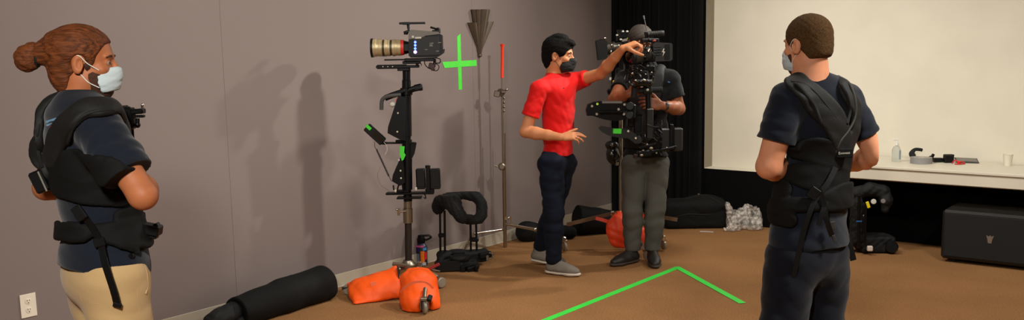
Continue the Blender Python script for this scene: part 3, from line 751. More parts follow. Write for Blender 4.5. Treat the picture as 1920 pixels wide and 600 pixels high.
knL = P(1468, 600, -.03); knR = P(1546, 605, .08); anL = knL + vec(0, -.02, 0); anL[2] = .085; anR = knR + vec(.03, .0, 0); anR[2] = .085
leg(S, hR, knR, anR); leg(S, hL, knL, anL); S.build('body', SKINR, root); H.eyes(root, HAIRR)
Hs = Solid(H.c - .18, H.c + .18, .004)
H.e(Hs, (-.014, 0, .038), (.104, .083, .090), .02); H.e(Hs, (-.058, 0, -.025), (.056, .062, .062), .03)
H.e(Hs, (.12, 0, -.045), (.075, .2, .115), .01, 's'); H.e(Hs, (.03, 0, -.115), (.09, .2, .075), .015, 's')
for q in (-1, 1): H.e(Hs, (-.004, .086 * q, -.012), (.026, .028, .036), .006, 's')
Hs.cut(H.P(0, 0, -.075), tuple(-H.u - H.f * .2), .01); Hs.folds(.0012, 160, 3); Hs.build('hair', HAIRR, root)
Bs = Solid(H.c - .2, H.c + .2, .004); H.e(Bs, (.03, 0, -.055), (.068, .0625, .07), .01); H.e(Bs, (.055, 0, -.098), (.033, .037, .03), .015)
Bs.cut(H.P(.0, 0, -.012), tuple(H.u * .8 + H.f * .25), .008); Bs.cut(H.P(-.0, 0, 0), tuple(-H.f - H.u * .18), .006)
H.e(Bs, (.0, .0, -.13), (.045, .05, .055), .01, 's'); H.e(Bs, (.1, 0, -.02), (.03, .035, .03), .01, 's'); Bs.folds(.0012, 190, 2); Bs.build('beard', BEARD, root)
surgical(H, root, MASKW, back=.02)
T = Solid(P(1400, 490, 0) + vec(0, -.35, 0), P(1670, 120, 0) + vec(0, .45, .03), .0055)
ax = torso(T, pel, ch, nk, f, r, sL, sR, .008, 1.06, .012); T.ell(P(1517, 400, .05), (.13, .18, .16), ax, .05); T.ell(pel, (.135, .188, .13), ax, .05)
vshell = T.d.copy(); T.cap(nk + vec(0, 0, -.02), nk + vec(0, 0, .014), .075, .07, .02)
T.cut(P(1517, 462, 0), nrm(vec(.02, 0, -1)), .004); T.folds(.004, 20, 7)
Tb = T.like(); Tb.d = vshell; shirt = T.like(); shirt.d = T.d.copy()
sleeve(shirt, sL, sL * .38 + elL * .62, .076, .080, None, .025, (.005, 30, 5)); sleeve(shirt, sR, sR * .34 + elR * .66, .066, .066, None, .02, (.004, 30, 6))
Tb.d = np.minimum(Tb.d, shirt.d); shirt.build('t_shirt', NAVY, root)
K = Solid(vec(P(1400, 500, 0)[0], -.3, .04), vec(P(1640, 500, 0)[0], .45, pel[2] + .1), .0065)
K.ell(pel + vec(0, 0, -.02), (.118, .168, .14), np.array([f, r, vec(0, 0, 1)]), .04); K.ell(pel - f * .03 - vec(0, 0, .08), (.095, .145, .11), np.array([f, r, vec(0, 0, 1)]), .04)
leg(K, hR, knR, anR, 1.08, .024, .025); leg(K, hL, knL, anL, 1.14, .028, .025); K.folds(.008, 15, 3); K.cut(pel + vec(0, 0, .06), (0, 0, 1))
tr = K.build('trousers', NAVYP, root)
MB().tube([hit(K, V, *q) for q in ((1443, 462), (1441, 475), (1447, 486), (1458, 470), (1464, 460))], .003, n=6).build('pocket_seam', NAVYP, tr)
shoe(root, anR, (-.3, 1), BLKR, BLKR); shoe(root, anL, (-.5, 1), BLKR, BLKR)
fr = lambda x, y, z: shc + f * x + r * y + vec(0, 0, z)
hh_ = lambda *q: hit(Tb, V, *q)
padL = [fr(.13, -.10, -.15), fr(.10, -.105, -.01), fr(.03, -.105, .05), hh_(1497, 160), hh_(1530, 190), hh_(1562, 225), hh_(1576, 265)]
padR = [fr(.13, .10, -.15), fr(.10, .105, -.01), fr(.03, .10, .055), hh_(1584, 172), hh_(1602, 205), hh_(1602, 240), hh_(1590, 275)]
Q = vparts(Tb, V, [(padL, [.04, .046, .05, .056, .06, .058, .055], .010, .009), (padR, [.04, .045, .043, .040, .038, .043, .045], .010, .010)])
vest = Q.build('harness_shoulder_pads', VEST, root)
hq = lambda x, y: hit(Q, V, x, y)
def pip(pts, rr, m_=BLKR):
    q = [v for v in (hq(*p_) for p_ in pts) if v is not None]
    if len(q) > 2: MB().tube(q, rr, n=8).build('piping', m_, vest)
pip(((1470, 166), (1492, 158), (1510, 176), (1528, 200), (1538, 228), (1546, 252), (1552, 274)), .008)
pip(((1484, 152), (1506, 156), (1530, 174), (1552, 200), (1572, 226)), .004)
pip(((1562, 148), (1578, 160), (1590, 184), (1593, 208), (1588, 232)), .008)
pip(((1572, 143), (1592, 156), (1603, 185), (1604, 215), (1594, 240), (1576, 264), (1566, 285)), .0055, mat('grey_cord', (62, 62, 54), .6))
Bk = vparts(Tb, V, [([hh_(1492, 278), hh_(1530, 280), hh_(1570, 290), hh_(1598, 300)], [.045, .06, .06, .05], .009, .008), ([hh_(1480, 325), hh_(1530, 330), hh_(1580, 330)], [.04, .07, .06], .007, .006)])
Bk.build('back_panel', NYL, vest)
Bl = vparts(Tb, V, [([hh_(1430, 386), hh_(1460, 386), hh_(1500, 384), hh_(1530, 384)], [.04, .042, .036, .032], .016, .01), ([hh_(1550, 376), hh_(1575, 368), hh_(1597, 364)], [.05, .06, .055], .016, .01),
                    ([hh_(1445, 358), hh_(1470, 356)], [.05, .05], .012, .008), ([hh_(1440, 405), hh_(1480, 410)], [.03, .04], .012, .008)])
belt = Bl.build('waist_belt', NYL, vest)
g = vec(0, -.034, 0)
st = MB().strap([hh_(*q) + g for q in ((1562, 312), (1548, 340), (1526, 368), (1512, 400), (1500, 440))] + [P(1492, 500, hit(K, V, 1492, 500)[1] - .015), P(1487, 520, hit(K, V, 1487, 520)[1] - .02)], .022, .003, (1, 0, .3)).build('hanging_strap', BLK, belt)
MB().box(hh_(1520, 360) + g + vec(0, -.006, 0), (.045, .014, .05), rot(0, 35, 0), .004).build('buckle', BLK, st)
MB().strap([hh_(*q) + g for q in ((1530, 352), (1540, 380), (1545, 410), (1555, 440))], .022, .003, (1, 0, 0)).strap([hh_(*q) + g for q in ((1530, 420), (1537, 395), (1545, 375))], .02, .003, (1, 0, 0)).build('strap', BLK, belt)
tg = hh_(1556, 420) + g
MB().box(tg, (.02, .01, .035), rot(0, -10, 0), .002).build('buckle', mat('dull_buckle', (52, 50, 46), .5), belt); MB().box(tg + vec(.008, 0, -.055), (.014, .01, .03), rot(0, -20, 0), .002).build('buckle', mat('dull_buckle', (52, 50, 46), .5), belt)
bb_ = min(hh_(1583, 287)[1], (hq(1583, 287) if hq(1583, 287) is not None else hh_(1583, 287))[1]) - .010
tp = P(1583, 287, bb_ - .0045)
lp = MB().box(P(1583, 287, bb_ + .0065), (.072, .02, .04), rot(0, 0, 0), .004).build('label_patch', NYL, vest)
text_part('print', 'Exovest', .0155, m4(tp, (1, .0, .04), (-.04, 0, 1)), TXT, lp)
# strap end hanging beside the hip
MB().strap([P(1588, 440, .06), P(1594, 462, .05), P(1600, 488, .05)], .026, .006, (1, 0, 0)).build('strap', BLK, belt)
# ================================================================ person in the red shirt, reaching to the lens
V = Frame(floor_pt(1045, 512)); P = V.p
root = V.root('person', 'black haired person in a red shirt, dark jeans and black mask reaching to a lens', 'person')
th = math.radians(-22); f = vec(math.cos(th), math.sin(th), 0); r = vec(math.sin(th), -math.cos(th), 0)
nk = P(1039, 146, .02); ch = P(1047, 190, .02); pel = P(1045, 300, .02); sR = P(1011, 168, -.13); sL = P(1082, 152, .12)
elR = P(985, 247, -.16); wrR = P(1051, 257, -.27); elL = P(1127, 138, -.03); wrL = P(1168, 91, -.25)
H = Head(P(1048, 104, .02), (1, -.32, -.1), sc=1.07)
S = Solid(vec(P(965, 0, 0)[0], -.45, 0), P(1225, 60, 0) + vec(0, .4, 0), .0055)
torso(S, pel, ch, nk, f, r, sL, sR, -.02); H.skull(S, nk)
arm(S, sR, elR, wrR, 1.02); arm(S, sL, elL, wrL, 1.02)
hand(S, wrR, nrm(vec(.95, -.15, .08)), vec(.1, -.6, .8), vec(0, .8, .4), (18, 12, 22, 34), 1.05)
hand(S, wrL, nrm(vec(.93, .0, .36)), vec(-.3, -.25, .92), vec(0, -1, -.1), (66, 50, 60, 70), 1.12, tcurl=10, tdir=(.8, -.25, -.5))
hR = P(1034, 305, -.07); hL = P(1056, 305, .09)
knR = P(1038, 400, -.09); anR = P(1038, 490, -.03); knL = P(1036, 398, .12); anL = P(1014, 468, .3)
anR[2] = .10; anL[2] = .13
leg(S, hR, knR, anR); leg(S, hL, knL, anL)
S.build('body', SKIN, root); H.eyes(root, HAIRB)
Hs = Solid(H.c - .2, H.c + .2, .0042)
H.e(Hs, (-.014, 0, .046), (.108, .087, .092), .02); H.e(Hs, (-.055, 0, -.02), (.062, .066, .068), .03); H.e(Hs, (-.05, 0, -.07), (.04, .05, .035), .02)
FC = Hs.like(); H.e(FC, (.12, 0, -.06), (.085, .2, .125), .01); H.e(FC, (.03, 0, -.12), (.085, .2, .08), .015)
for q in (-1, 1): H.e(FC, (-.006, .086 * q, -.014), (.028, .03, .038), .006)
Hs.d = smax(Hs.d, -FC.d, .006)
H.e(Hs, (.068, .0, .092), (.035, .05, .02), .02); H.e(Hs, (.092, .0, .083), (.014, .03, .009), .012); H.e(Hs, (.0, 0, .125), (.05, .05, .02), .02)
Hs.folds(.0015, 70, 9, dirv=(0, 0, 0)); Hs.folds(.002, 150, 6, dirv=tuple(H.r * 1.4 + H.u)); Hs.build('hair', HAIRB, root, it=0)
surgical(H, root, MASKB, ridge=.006, low=-.122, loopc=BLKR, back=.022)
T = Solid(P(965, 320, 0) + vec(0, -.45, 0), P(1150, 110, 0) + vec(0, .4, 0), .0052)
ax = torso(T, pel, ch, nk, f, r, sL, sR, .008, .94, .005)
T.cap(nk + vec(0, 0, -.04), nk + vec(0, 0, .004), .066, .062, .02)
T.cut(P(1045, 289, 0), (0, .05, -1), .004); T.folds(.0045, 26, 12, dirv=(.4, 0, .8))
shirt = T
sleeve(shirt, sR, sR * .36 + elR * .64, .060, .068, None, .02, (.003, 40, 2)); sleeve(shirt, sL, sL * .58 + elL * .42, .058, .062, None, .02, (.003, 40, 3))
ts_ = shirt.build('t_shirt', RED, root)
lq = hit(shirt, V, 1055, 166)
MB().box(lq + vec(0, -.001, 0), (.03, .003, .006), rot(0, -20, 25), .001).build('shirt_logo', mat('dark_red_mark', (90, 20, 20), .7), ts_)
K = Solid(vec(P(960, 480, 0)[0], -.4, .03), vec(P(1110, 500, 0)[0], .5, pel[2] + .1), .0062)
K.ell(pel + vec(0, 0, -.02), (.112, .148, .11), np.array([f, r, vec(0, 0, 1)]), .04)
leg(K, hR, knR, anR + vec(0, 0, .01), .98, .016, .02); leg(K, hL, knL, anL + vec(0, 0, .02), .98, .016, .02)
K.folds(.008, 20, 4); K.cut(pel + vec(0, 0, .075), (0, 0, 1)); K.cut(vec(0, 0, .05), (0, 0, -1)); tr = K.build('jeans', JEAN, root)
GS = mat('grey_knit_shoe', (112, 104, 94), .85, bump=.3, bscale=300); SOLE = mat('pale_sole', (196, 184, 168), .7)
shoe(root, anR + vec(-.005, 0, 0), (1, -.5), GS, SOLE, L=.28); shoe(root, anL + vec(-.02, 0, 0), (1, -.35), GS, SOLE, heel_up=.02)

# ================================================================ camera operator in charcoal tee
V = Frame(floor_pt(1205, 494)); P = V.p; VO = V
root = V.root('person', 'dark haired camera operator in charcoal tee and grey trousers behind a big rig', 'person')
th = math.radians(-108); f = vec(math.cos(th), math.sin(th), 0); r = vec(math.sin(th), -math.cos(th), 0)
nk = P(1211, 118, .04); shc = P(1213, 142, .05); ch = P(1213, 180, .05); pel = P(1210, 300, .05)
sR = shc + r * .175 + vec(0, 0, -.03); sL = shc - r * .18 + vec(0, 0, -.03)
elR = P(1151, 187, -.12); wrR = P(1178, 176, -.26); elL = P(1273, 204, -.02); wrL = P(1242, 198, -.24)
H = Head(P(1200, 82, -.01), (.25, -1, -.25), (.12, 0, 1), sc=1.05)
S = Solid(vec(P(1125, 0, 0)[0], -.55, 0), P(1300, 30, 0) + vec(0, .4, .05), .0055)
torso(S, pel, ch, nk, f, r, sL, sR, -.02); H.skull(S, nk)
arm(S, sR, elR, wrR, 1.1); arm(S, sL, elL, wrL, 1.15)
hand(S, wrR, nrm(vec(.8, -.3, .35)), vec(-.2, -.8, .3), vec(0, 0, 1), (60, 60, 60, 60), 1.1)
hand(S, wrL, nrm(vec(-.95, -.2, .2)), vec(0, -.9, .3), vec(0, 0, 1), (25, 30, 35, 40), 1.15)
hR = P(1190, 310, .03); hL = P(1230, 308, .04); knR = P(1186, 395, -.02); anR = P(1186, 478, .03); knL = P(1228, 395, -.02); anL = P(1224, 478, .03)
anR[2] = anL[2] = .10
leg(S, hR, knR, anR); leg(S, hL, knL, anL); S.build('body', SKIND, root); H.eyes(root, HAIRB)
Hs = Solid(H.c - .2, H.c + .2, .0045)
H.e(Hs, (-.014, 0, .044), (.106, .085, .090), .02); H.e(Hs, (-.055, 0, -.02), (.062, .066, .068), .03)
H.e(Hs, (.12, 0, -.05), (.08, .2, .12), .01, 's'); H.e(Hs, (.03, 0, -.12), (.085, .2, .08), .015, 's')
Hs.folds(.002, 120, 6); Hs.build('hair', mat('dark_brown_hair', (48, 38, 30), .7, bump=.8, bscale=200, var=.3, vscale=80), root)
surgical(H, root, MASKB, loopc=BLKR)
T = Solid(P(1125, 320, 0) + vec(0, -.45, 0), P(1305, 100, 0) + vec(0, .45, 0), .0055)
ax = torso(T, pel, ch, nk, f, r, sL, sR, .012, 1.08, .01); vsh = T.d.copy()
T.cap(nk + vec(0, 0, -.02), nk + vec(0, 0, .01), .07, .066, .02); T.cut(P(1210, 293, 0), (0, .05, -1), .004); T.folds(.004, 24, 21)
Tb = T.like(); Tb.d = vsh
sleeve(T, sR, sR * .5 + elR * .5, .064, .066, None, .02); sleeve(T, sL, sL * .38 + elL * .62, .068, .072, None, .02)
T.build('t_shirt', BTEE, root)
K = Solid(vec(P(1130, 480, 0)[0], -.3, .03), vec(P(1290, 500, 0)[0], .4, pel[2] + .1), .0062)
K.ell(pel + vec(0, 0, -.02), (.12, .165, .11), np.array([f, r, vec(0, 0, 1)]), .04)
leg(K, hR, knR, anR + vec(0, 0, .02), .92, .024, .012); leg(K, hL, knL, anL + vec(0, 0, .02), .92, .024, .012)
K.folds(.007, 18, 14); K.cut(pel + vec(0, 0, .075), (0, 0, 1)); K.cut(vec(0, 0, .10), (0, 0, -1)); K.build('trousers', GREYP, root)
BS = mat('dark_leather_shoe', (30, 25, 21), .55)
shoe(root, anR + vec(0, 0, 0), (-.8, -.6), BS, mat('brown_sole', (58, 46, 38), .7), L=.29); shoe(root, anL, (-.05, -1), BS, mat('brown_sole', (58, 46, 38), .7), L=.29)
fr = lambda x, y, z: shc + f * x + r * y + vec(0, 0, z)
Q = vparts(Tb, V, [([fr(-.1, .1, -.1), fr(-.04, .1, .03), fr(.05, .1, .02), fr(.13, .09, -.12), fr(.14, .06, -.25)], .042, .012, .012), ([fr(-.1, -.1, -.1), fr(-.04, -.1, .03), fr(.05, -.1, .02), fr(.13, -.09, -.12), fr(.14, -.06, -.25)], .045, .014, .014),
                   ([fr(.14, 0, -.15), fr(.14, 0, -.4)], .06, .012, .012), ([fr(.03, .18, -.5), fr(.12, .1, -.5), fr(.14, 0, -.5), fr(.12, -.1, -.5), fr(.03, -.18, -.5)], .045, .016, .01)])
vest = Q.build('harness', VEST, root)
MB().box(P(1254, 154, -.13), (.018, .006, .010), rot(0, 20, 0)).build('blue_clip', mat('blue_clip', (40, 90, 150), .6), vest)
wd = nrm(elL - wrL); wp = wrL + wd * .03
MB().lathe(wp - wd * .011, wd, [(0, .034), (.022, .036), (.022, .031), (0, .029), (0, .034)], 20).box(wp + vec(0, -.036, .01), (.03, .01, .03), rot(0, 10, 0), .004).build('wristwatch', mat('watch_black', (30, 34, 40), .4), root)
# ================================================================ camera on the stand near the wall
V = Frame(floor_pt(766, 545)); P = V.p; SC = V.sc()
def caster(mb_, c, r=.035, ax=(0, 1, 0)):
    a = nrm(ax); c = np.asarray(c, float); mb_.lathe(c - a * .012, a, [(0, r * .4), (0, r * .85), (.004, r), (.02, r), (.024, r * .85), (.024, r * .4)], 24); return mb_
GLB = {}
# --- stand
t = V.root('docking_stand', 'black column stand with chrome collar and orange sandbags on its legs', 'stand')
MB().cyl(P(766, 500), P(765, 372), .0245, n=20).build('lower_column', BRONZE, t)
col_ = MB().cyl(P(765, 418), P(764.5, 390), .033, bev=.003).cyl(P(764.5, 390), P(764.5, 376), .028, bev=.002).build('collar', STEEL, t)
MB().cyl(P(762, 395, -.03), P(747, 398, -.03), .007).cyl(P(748, 391, -.03), P(747, 404, -.03), .0095, bev=.002).ball(P(744, 393, -.03), .009).build('lock_knob', CHROME, col_)
MB().cyl(P(765, 377), P(764, 366), .03).build('docking_bracket', BLKM, t)
hub = MB().lathe(P(766, 503), (0, 0, 1), [(0, .03), (.006, .06), (.03, .06), (.045, .04), (.06, .034)], 24).build('leg_hub', STEEL, t)
MB().box(P(786, 494, -.05), (.03, .03, .03), bev=.004).build('hub_clamp', STEEL, t); MB().box(P(748, 496, -.04), (.09, .03, .022), rot(0, 8, 0)).box(P(812, 506, .0), (.1, .02, .01), rot(0, 12, 0)).build('hub_clamp', STEEL, t)
legs = [((766, 500, 0), (661, 541, -.08)), ((768, 502, 0), (795, 570, -.52)), ((770, 502, 0), (820, 524, .05)), ((760, 500, 0), (748, 505, .28))]
for i, (a, b) in enumerate(legs):
    a, b = P(*a), P(*b); b[2] = .085; a[2] = .17
    lg = MB().tube([a, (a * .5 + b * .5) + vec(0, 0, .01), b], .0135, n=10, sm=4).build('leg', STEEL if i != 0 else STEEL, t)
    cs = caster(MB(), vec(b[0], b[1], .040) + nrm(b - a) * vec(.03, .03, 0), .038, np.cross(nrm(vec(*(b - a)[:2], 0)), (0, 0, 1)) + vec(.3 * i, 0, 0)).build('caster', mat('clear_grey_wheel', (150, 142, 128), .3, metal=.3), lg)
    MB().box(b + vec(0, 0, -.012), (.03, .03, .035), bev=.004).build('caster_fork', CHROME, cs)
MB().tube([P(641, 541, -.1), P(661, 536, -.08)], .010, n=10, sm=0).build('leg_grip', BLKR, t)
MB().box(P(813, 500, -.06), (.09, .012, .02), rot(0, -25, 0)).build('red_strap', mat('dark_red', (150, 30, 25), .6), t)

# --- sled (stabilizer post) docked on the stand
s = V.root('stabilizer_sled', 'black camera stabilizer sled with monitor and batteries docked on the stand by the wall', 'camera stabilizer')
MB().cyl(P(764, 366), P(762, 125), .0265, n=20).cyl(P(764, 355), P(763, 265), .034, n=20).cyl(P(763, 255), P(762, 178), .033, n=20).build('post', BLKM, s)
MB().cyl(P(762, 178), P(762, 165), .042, bev=.003).cyl(P(762, 166), P(762, 150), .03, bev=.003).build('gimbal', BLKM, s)
ga = MB().tube([P(792, 164, -.02), P(778, 166, -.02), P(760, 172, -.02), P(738, 178, -.02), P(722, 184, -.02)], .021, n=10).box(P(784, 164, -.02), (.06, .04, .045), rot(0, -12, 0), .01).box(P(745, 174, -.03), (.12, .05, .03), rot(0, -18, 0), .008)
ga.build('gimbal_yoke', BLKM, s)
MB().tube([P(752, 178, -.05), P(730, 180, -.05), P(717, 187, -.05), P(715, 206, -.05)], .0135, n=10).build('gimbal_handle', mat('grey_foam_grip', (70, 68, 66), .7), s)
MB().ball(P(736, 196, -.05), (.022, .02, .018)).build('rag', TXT, s); MB().ball(P(745, 192, -.055), (.010, .01, .03)).build('red_tag', mat('pink_red', (215, 40, 70), .6), s)
# arm folded against the post: two slabs
MB().prism([(P(749, 178)[0], P(749, 178)[2]), (P(764, 182)[0], P(764, 182)[2]), (P(762, 262)[0], P(762, 262)[2]), (P(752, 260)[0], P(752, 260)[2]), (P(729, 248)[0], P(729, 248)[2]), (P(730, 236)[0], P(730, 236)[2])], .02, .07).build('arm_section', BLKM, s, smooth=False)
MB().prism([(P(757, 284)[0], P(757, 284)[2]), (P(761, 340)[0], P(761, 340)[2]), (P(752, 346)[0], P(752, 346)[2]), (P(737, 337)[0], P(737, 337)[2]), (P(739, 325)[0], P(739, 325)[2])], .02, .07).build('arm_section', BLKM, s, smooth=False)
MB().prism([(P(*q)[0], P(*q)[2]) for q in ((768, 268), (781, 268), (777, 288), (772, 298), (768, 296))], -.02, .02).build('post_bracket', BLKM, s, smooth=False)
for a, b in (((748, 344, -.045), (744, 360, -.045)), ((754, 344, -.045), (756, 360, -.045))): MB().cyl(P(*a), P(*b), .005, n=8).build('arm_rod', BLKM, s)
for q in ((746, 212), (745, 247), (748, 300), (751, 320), (752, 334)): MB().cyl(P(q[0], q[1], -.072), P(q[0], q[1], -.076), .006, n=10).build('bolt', STEEL, s)
MB().box(P(748, 268, 0), (.23, .05, .010), rot(0, 1, 0)).box(P(757, 264, 0), (.11, .04, .014), None).build('monitor_bracket', BLKM, s)
MB().prism([(P(*q)[0], P(*q)[2]) for q in ((752, 272), (761, 272), (760, 284), (763, 288), (759, 297), (756, 299), (752, 286))], .079, .083).build('green_tape', GREEN, s, smooth=False)
mn = MB().box(P(703, 252, -.02), (.155, .03, .062), rot(0, 44, 0), .006).build('monitor', BLK, s)
MB().box(P(691, 239, -.036), (.04, .004, .022), rot(0, 44, 0), .001).build('screen_glow', GREEN, mn)
MB().box(P(708, 256, -.037), (.08, .004, .03), rot(0, 44, 0), .001).build('screen', GLASS, mn)
MB().box(P(696, 252, -.015), (.03, .03, .02), rot(0, 44, 0)).build('purple_knob', mat('dark_purple', (52, 44, 92), .5), mn)
MB().box(P(718, 268, 0), (.05, .03, .02), rot(0, 10, 0)).cyl(P(706, 257), P(716, 268), .010).build('monitor_mount', BLKM, s)
coil = []
ca, cb_ = P(706, 280, -.03), P(729, 330, -.03)
for i in range(150):
    u_ = i / 149; c = ca + (cb_ - ca) * u_; coil.append(c + vec(.006 * math.cos(i * .95) * .9, .006 * math.sin(i * .95), .002 * math.cos(i * .95)))
MB().tube([P(702, 266, -.03), P(703, 276, -.03), ca], .002, n=5).tube(coil, .0022, n=5, sm=0).tube([cb_, P(734, 340, -.03)], .002, n=5, sm=0).build('coiled_cable', BLKR, s)
MB().tube([P(713, 312, -.02), P(708, 328, -.03), P(713, 345, -.03), P(722, 353, -.03), P(733, 360, -.03)], .0015, n=5).build('thin_cable', mat('grey_cable', (120, 110, 105), .6), s)
MB().tube([P(722, 290, -.03), P(726, 280, -.03), P(724, 272, -.03), P(719, 266, -.02)], .002, n=5).build('white_cable', TXT, s)
MB().box(P(769, 362, 0), (.33, .07, .014), None).box(P(768, 370, 0), (.17, .09, .012), None).box(P(756, 358, -.01), (.08, .05, .016), None).build('battery_base', BLKM, s)
MB().ball(P(742, 358, -.04), .011).build('white_connector', TXT, s); MB().box(P(780, 354, -.035), (.014, .01, .02)).build('white_connector', TXT, s)
MB().box(P(738, 352, -.03), (.01, .01, .035), rot(0, -5, 0)).build('antenna', BLK, s)
for x in (789, 816): MB().box(P(x, 335, 0), (.062 if x < 800 else .07, .06, .14), rot(0, -1, 0), .006).box(P(x, 335, -.032), (.05, .004, .11), None, .002).build('battery', BLK, s)
MB().box(P(803, 335, .0), (.03, .045, .18), None, .004).cyl(P(802, 316), P(802, 310), .018, bev=.003).box(P(806, 358), (.06, .04, .035)).tube([P(792, 360, -.03), P(797, 366, -.03), P(798, 372, -.03), P(794, 370, -.03)], .004).build('battery_mount', BLKM, s)
MB().box(P(746, 125, 0), (.29, .06, .018), None).box(P(757, 130, 0), (.08, .07, .02), None).box(P(735, 125, 0), (.20, .03, .028), None).build('dovetail_plate', BLKM, s)
for q in (718, 727, 736): MB().cyl(P(q, 125, -.032), P(q, 125, -.036), .004, n=10).build('bolt', STEEL, s)
# --- cinema camera
c = V.root('cinema_camera', 'black cinema camera with a tan barrel lens on top of the stabilizer near the wall', 'camera')
poly = [(768, 66), (774, 62), (800, 62), (825, 64), (829, 66), (830, 95), (833, 92), (832, 99), (825, 104), (818, 108), (772, 108), (768, 104)]
MB().prism([(P(*q)[0], P(*q)[2]) for q in poly], -.065, .065).build('body', BLK, c, smooth=False)
MB().box(P(800, 86, -.068), (.17, .006, .125), rot(0, -1, 0), .004).build('side_panel', mat('black_matte_panel', (20, 20, 20), .6), c)
MB().prism([(P(*q)[0], P(*q)[2]) for q in ((768, 60), (773, 56), (822, 60), (826, 64), (800, 67), (790, 72), (768, 74))], -.055, .073).build('top_panel', mat('silver_grey_panel', (105, 98, 90), .5, metal=.3), c, smooth=False)
MB().box(P(784, 71, -.076), (.04, .004, .011), rot(0, -1, 0), .002).build('white_label', TXT, c); MB().box(P(774, 69, -.076), (.014, .004, .014)).build('white_label', TXT, c)
for y, m_ in ((79, LED), (85, LED), (91, LED), (97.5, PINKLED)): MB().cyl(P(778.5, y, -.072), P(778.5, y, -.078), .0085 if y < 95 else .011, n=14).build('lit_button', m_, c)
for q in ((810, 81), (799, 93), (820, 96), (824, 80)): MB().box(P(q[0], q[1], -.073), (.02, .004, .006), None, .001).build('white_mark', GREYB, c)
MB().prism([(P(*q)[0], P(*q)[2]) for q in ((807, 80), (810, 84), (813, 80), (812, 85), (814, 87), (806, 87), (808, 85))], .072, .0745).build('logo', GREYB, c, smooth=False)
def ax_(x0, x1, y, *prof):
    pass
L0, L1 = P(696, 90), P(768, 89); Ld = L1 - L0; LL = np.linalg.norm(Ld)
def sec(u0, u1, r0, r1, m_, nm, fl=False):
    a = L0 + Ld * u0; ln = LL * (u1 - u0)
    return MB().lathe(a, Ld, [(0, r0 * .8), (.0, r0), (ln * .3, r0), (ln * .32, r0 * (.965 if fl else 1)), (ln * .6, r1 * (.965 if fl else 1)), (ln * .62, r1), (ln, r1), (ln, r1 * .8)], 32).build(nm, m_, c)
ln_ = sec(0, .06, .064, .064, BLK, 'lens_rim'); sec(.06, .30, .060, .058, LENSB, 'lens_barrel', True); sec(.30, .36, .054, .054, LENSD, 'focus_ring'); sec(.36, .50, .058, .056, LENSB, 'lens_barrel', True); sec(.50, .56, .053, .052, LENSD, 'focus_ring')
sec(.56, .78, .057, .054, LENSB, 'lens_barrel', True); sec(.78, .86, .052, .050, REDBAND, 'red_lens_band'); sec(.86, 1.0, .044, .04, BLK, 'lens_mount'); MB().box(L0 + Ld * .93, (.035, .09, .05)).build('mount_block', BLKM, c)
MB().cyl(L0 + Ld * .02, L0 + Ld * .03, .055, n=28).build('front_glass', GLASS, c)
MB().cyl(P(720, 103, -.01), P(720, 106, -.01), .008).build('lens_foot', LENSD, c)
h = MB().tube([P(757, 61), P(760, 60), P(804, 60.5)], .0075, n=10, sm=0).box(P(768, 59), (.05, .04, .014)).cyl(P(761, 60, -.02), P(761, 65, -.02), .014, n=16).box(P(766, 53), (.012, .02, .05)).cyl(P(766, 54), P(765, 46), .009).build('top_handle', BLKM, c)
MB().box(P(773, 43.5), (.175, .03, .014), rot(0, 0, 0), .005).box(P(762, 44), (.05, .036, .018)).build('handle_grip', BLK, c)
MB().box(P(818, 60), (.055, .05, .03), rot(0, -8, 0), .006).tube([P(822, 57), P(817, 54), P(807, 51)], .007, n=8).ball(P(821, 55), (.018, .02, .012)).build('rear_handle', BLKM, c)
MB().box(P(787, 112), (.2, .09, .022), None, .004).box(P(742, 112), (.15, .05, .010)).cyl(P(815, 110), P(815, 118), .01).box(P(772, 117), (.12, .06, .02)).build('base_plate', BLKM, c)
MB().tube([P(796, 112, -.04), P(797, 121, -.04), P(804, 128, -.04), P(813, 130, -.04)], .0035, n=6).tube([P(815, 108, -.04), P(825, 111, -.04), P(824, 118, -.04), P(812, 118, -.03)], .004, n=6).tube([P(815, 118, -.03), P(823, 124, -.03), P(820, 132, -.03), P(812, 132, -.03)], .0035, n=6).build('cables', BLKR, c)
MB().box(P(810, 124, -.03), (.045, .03, .04), rot(0, 15, 0), .006).box(P(812, 129, -.03), (.03, .03, .02), rot(0, -20, 0), .004).build('red_connector', mat('maroon_plastic', (52, 16, 20), .5), c)
MB().cyl(P(782, 118, -.03), P(782, 124, -.03), .009).torus(P(787, 122, -.03), (0, 1, 0), .012, .003, 14, 6, .6).build('plate_lever', BLKM, c)

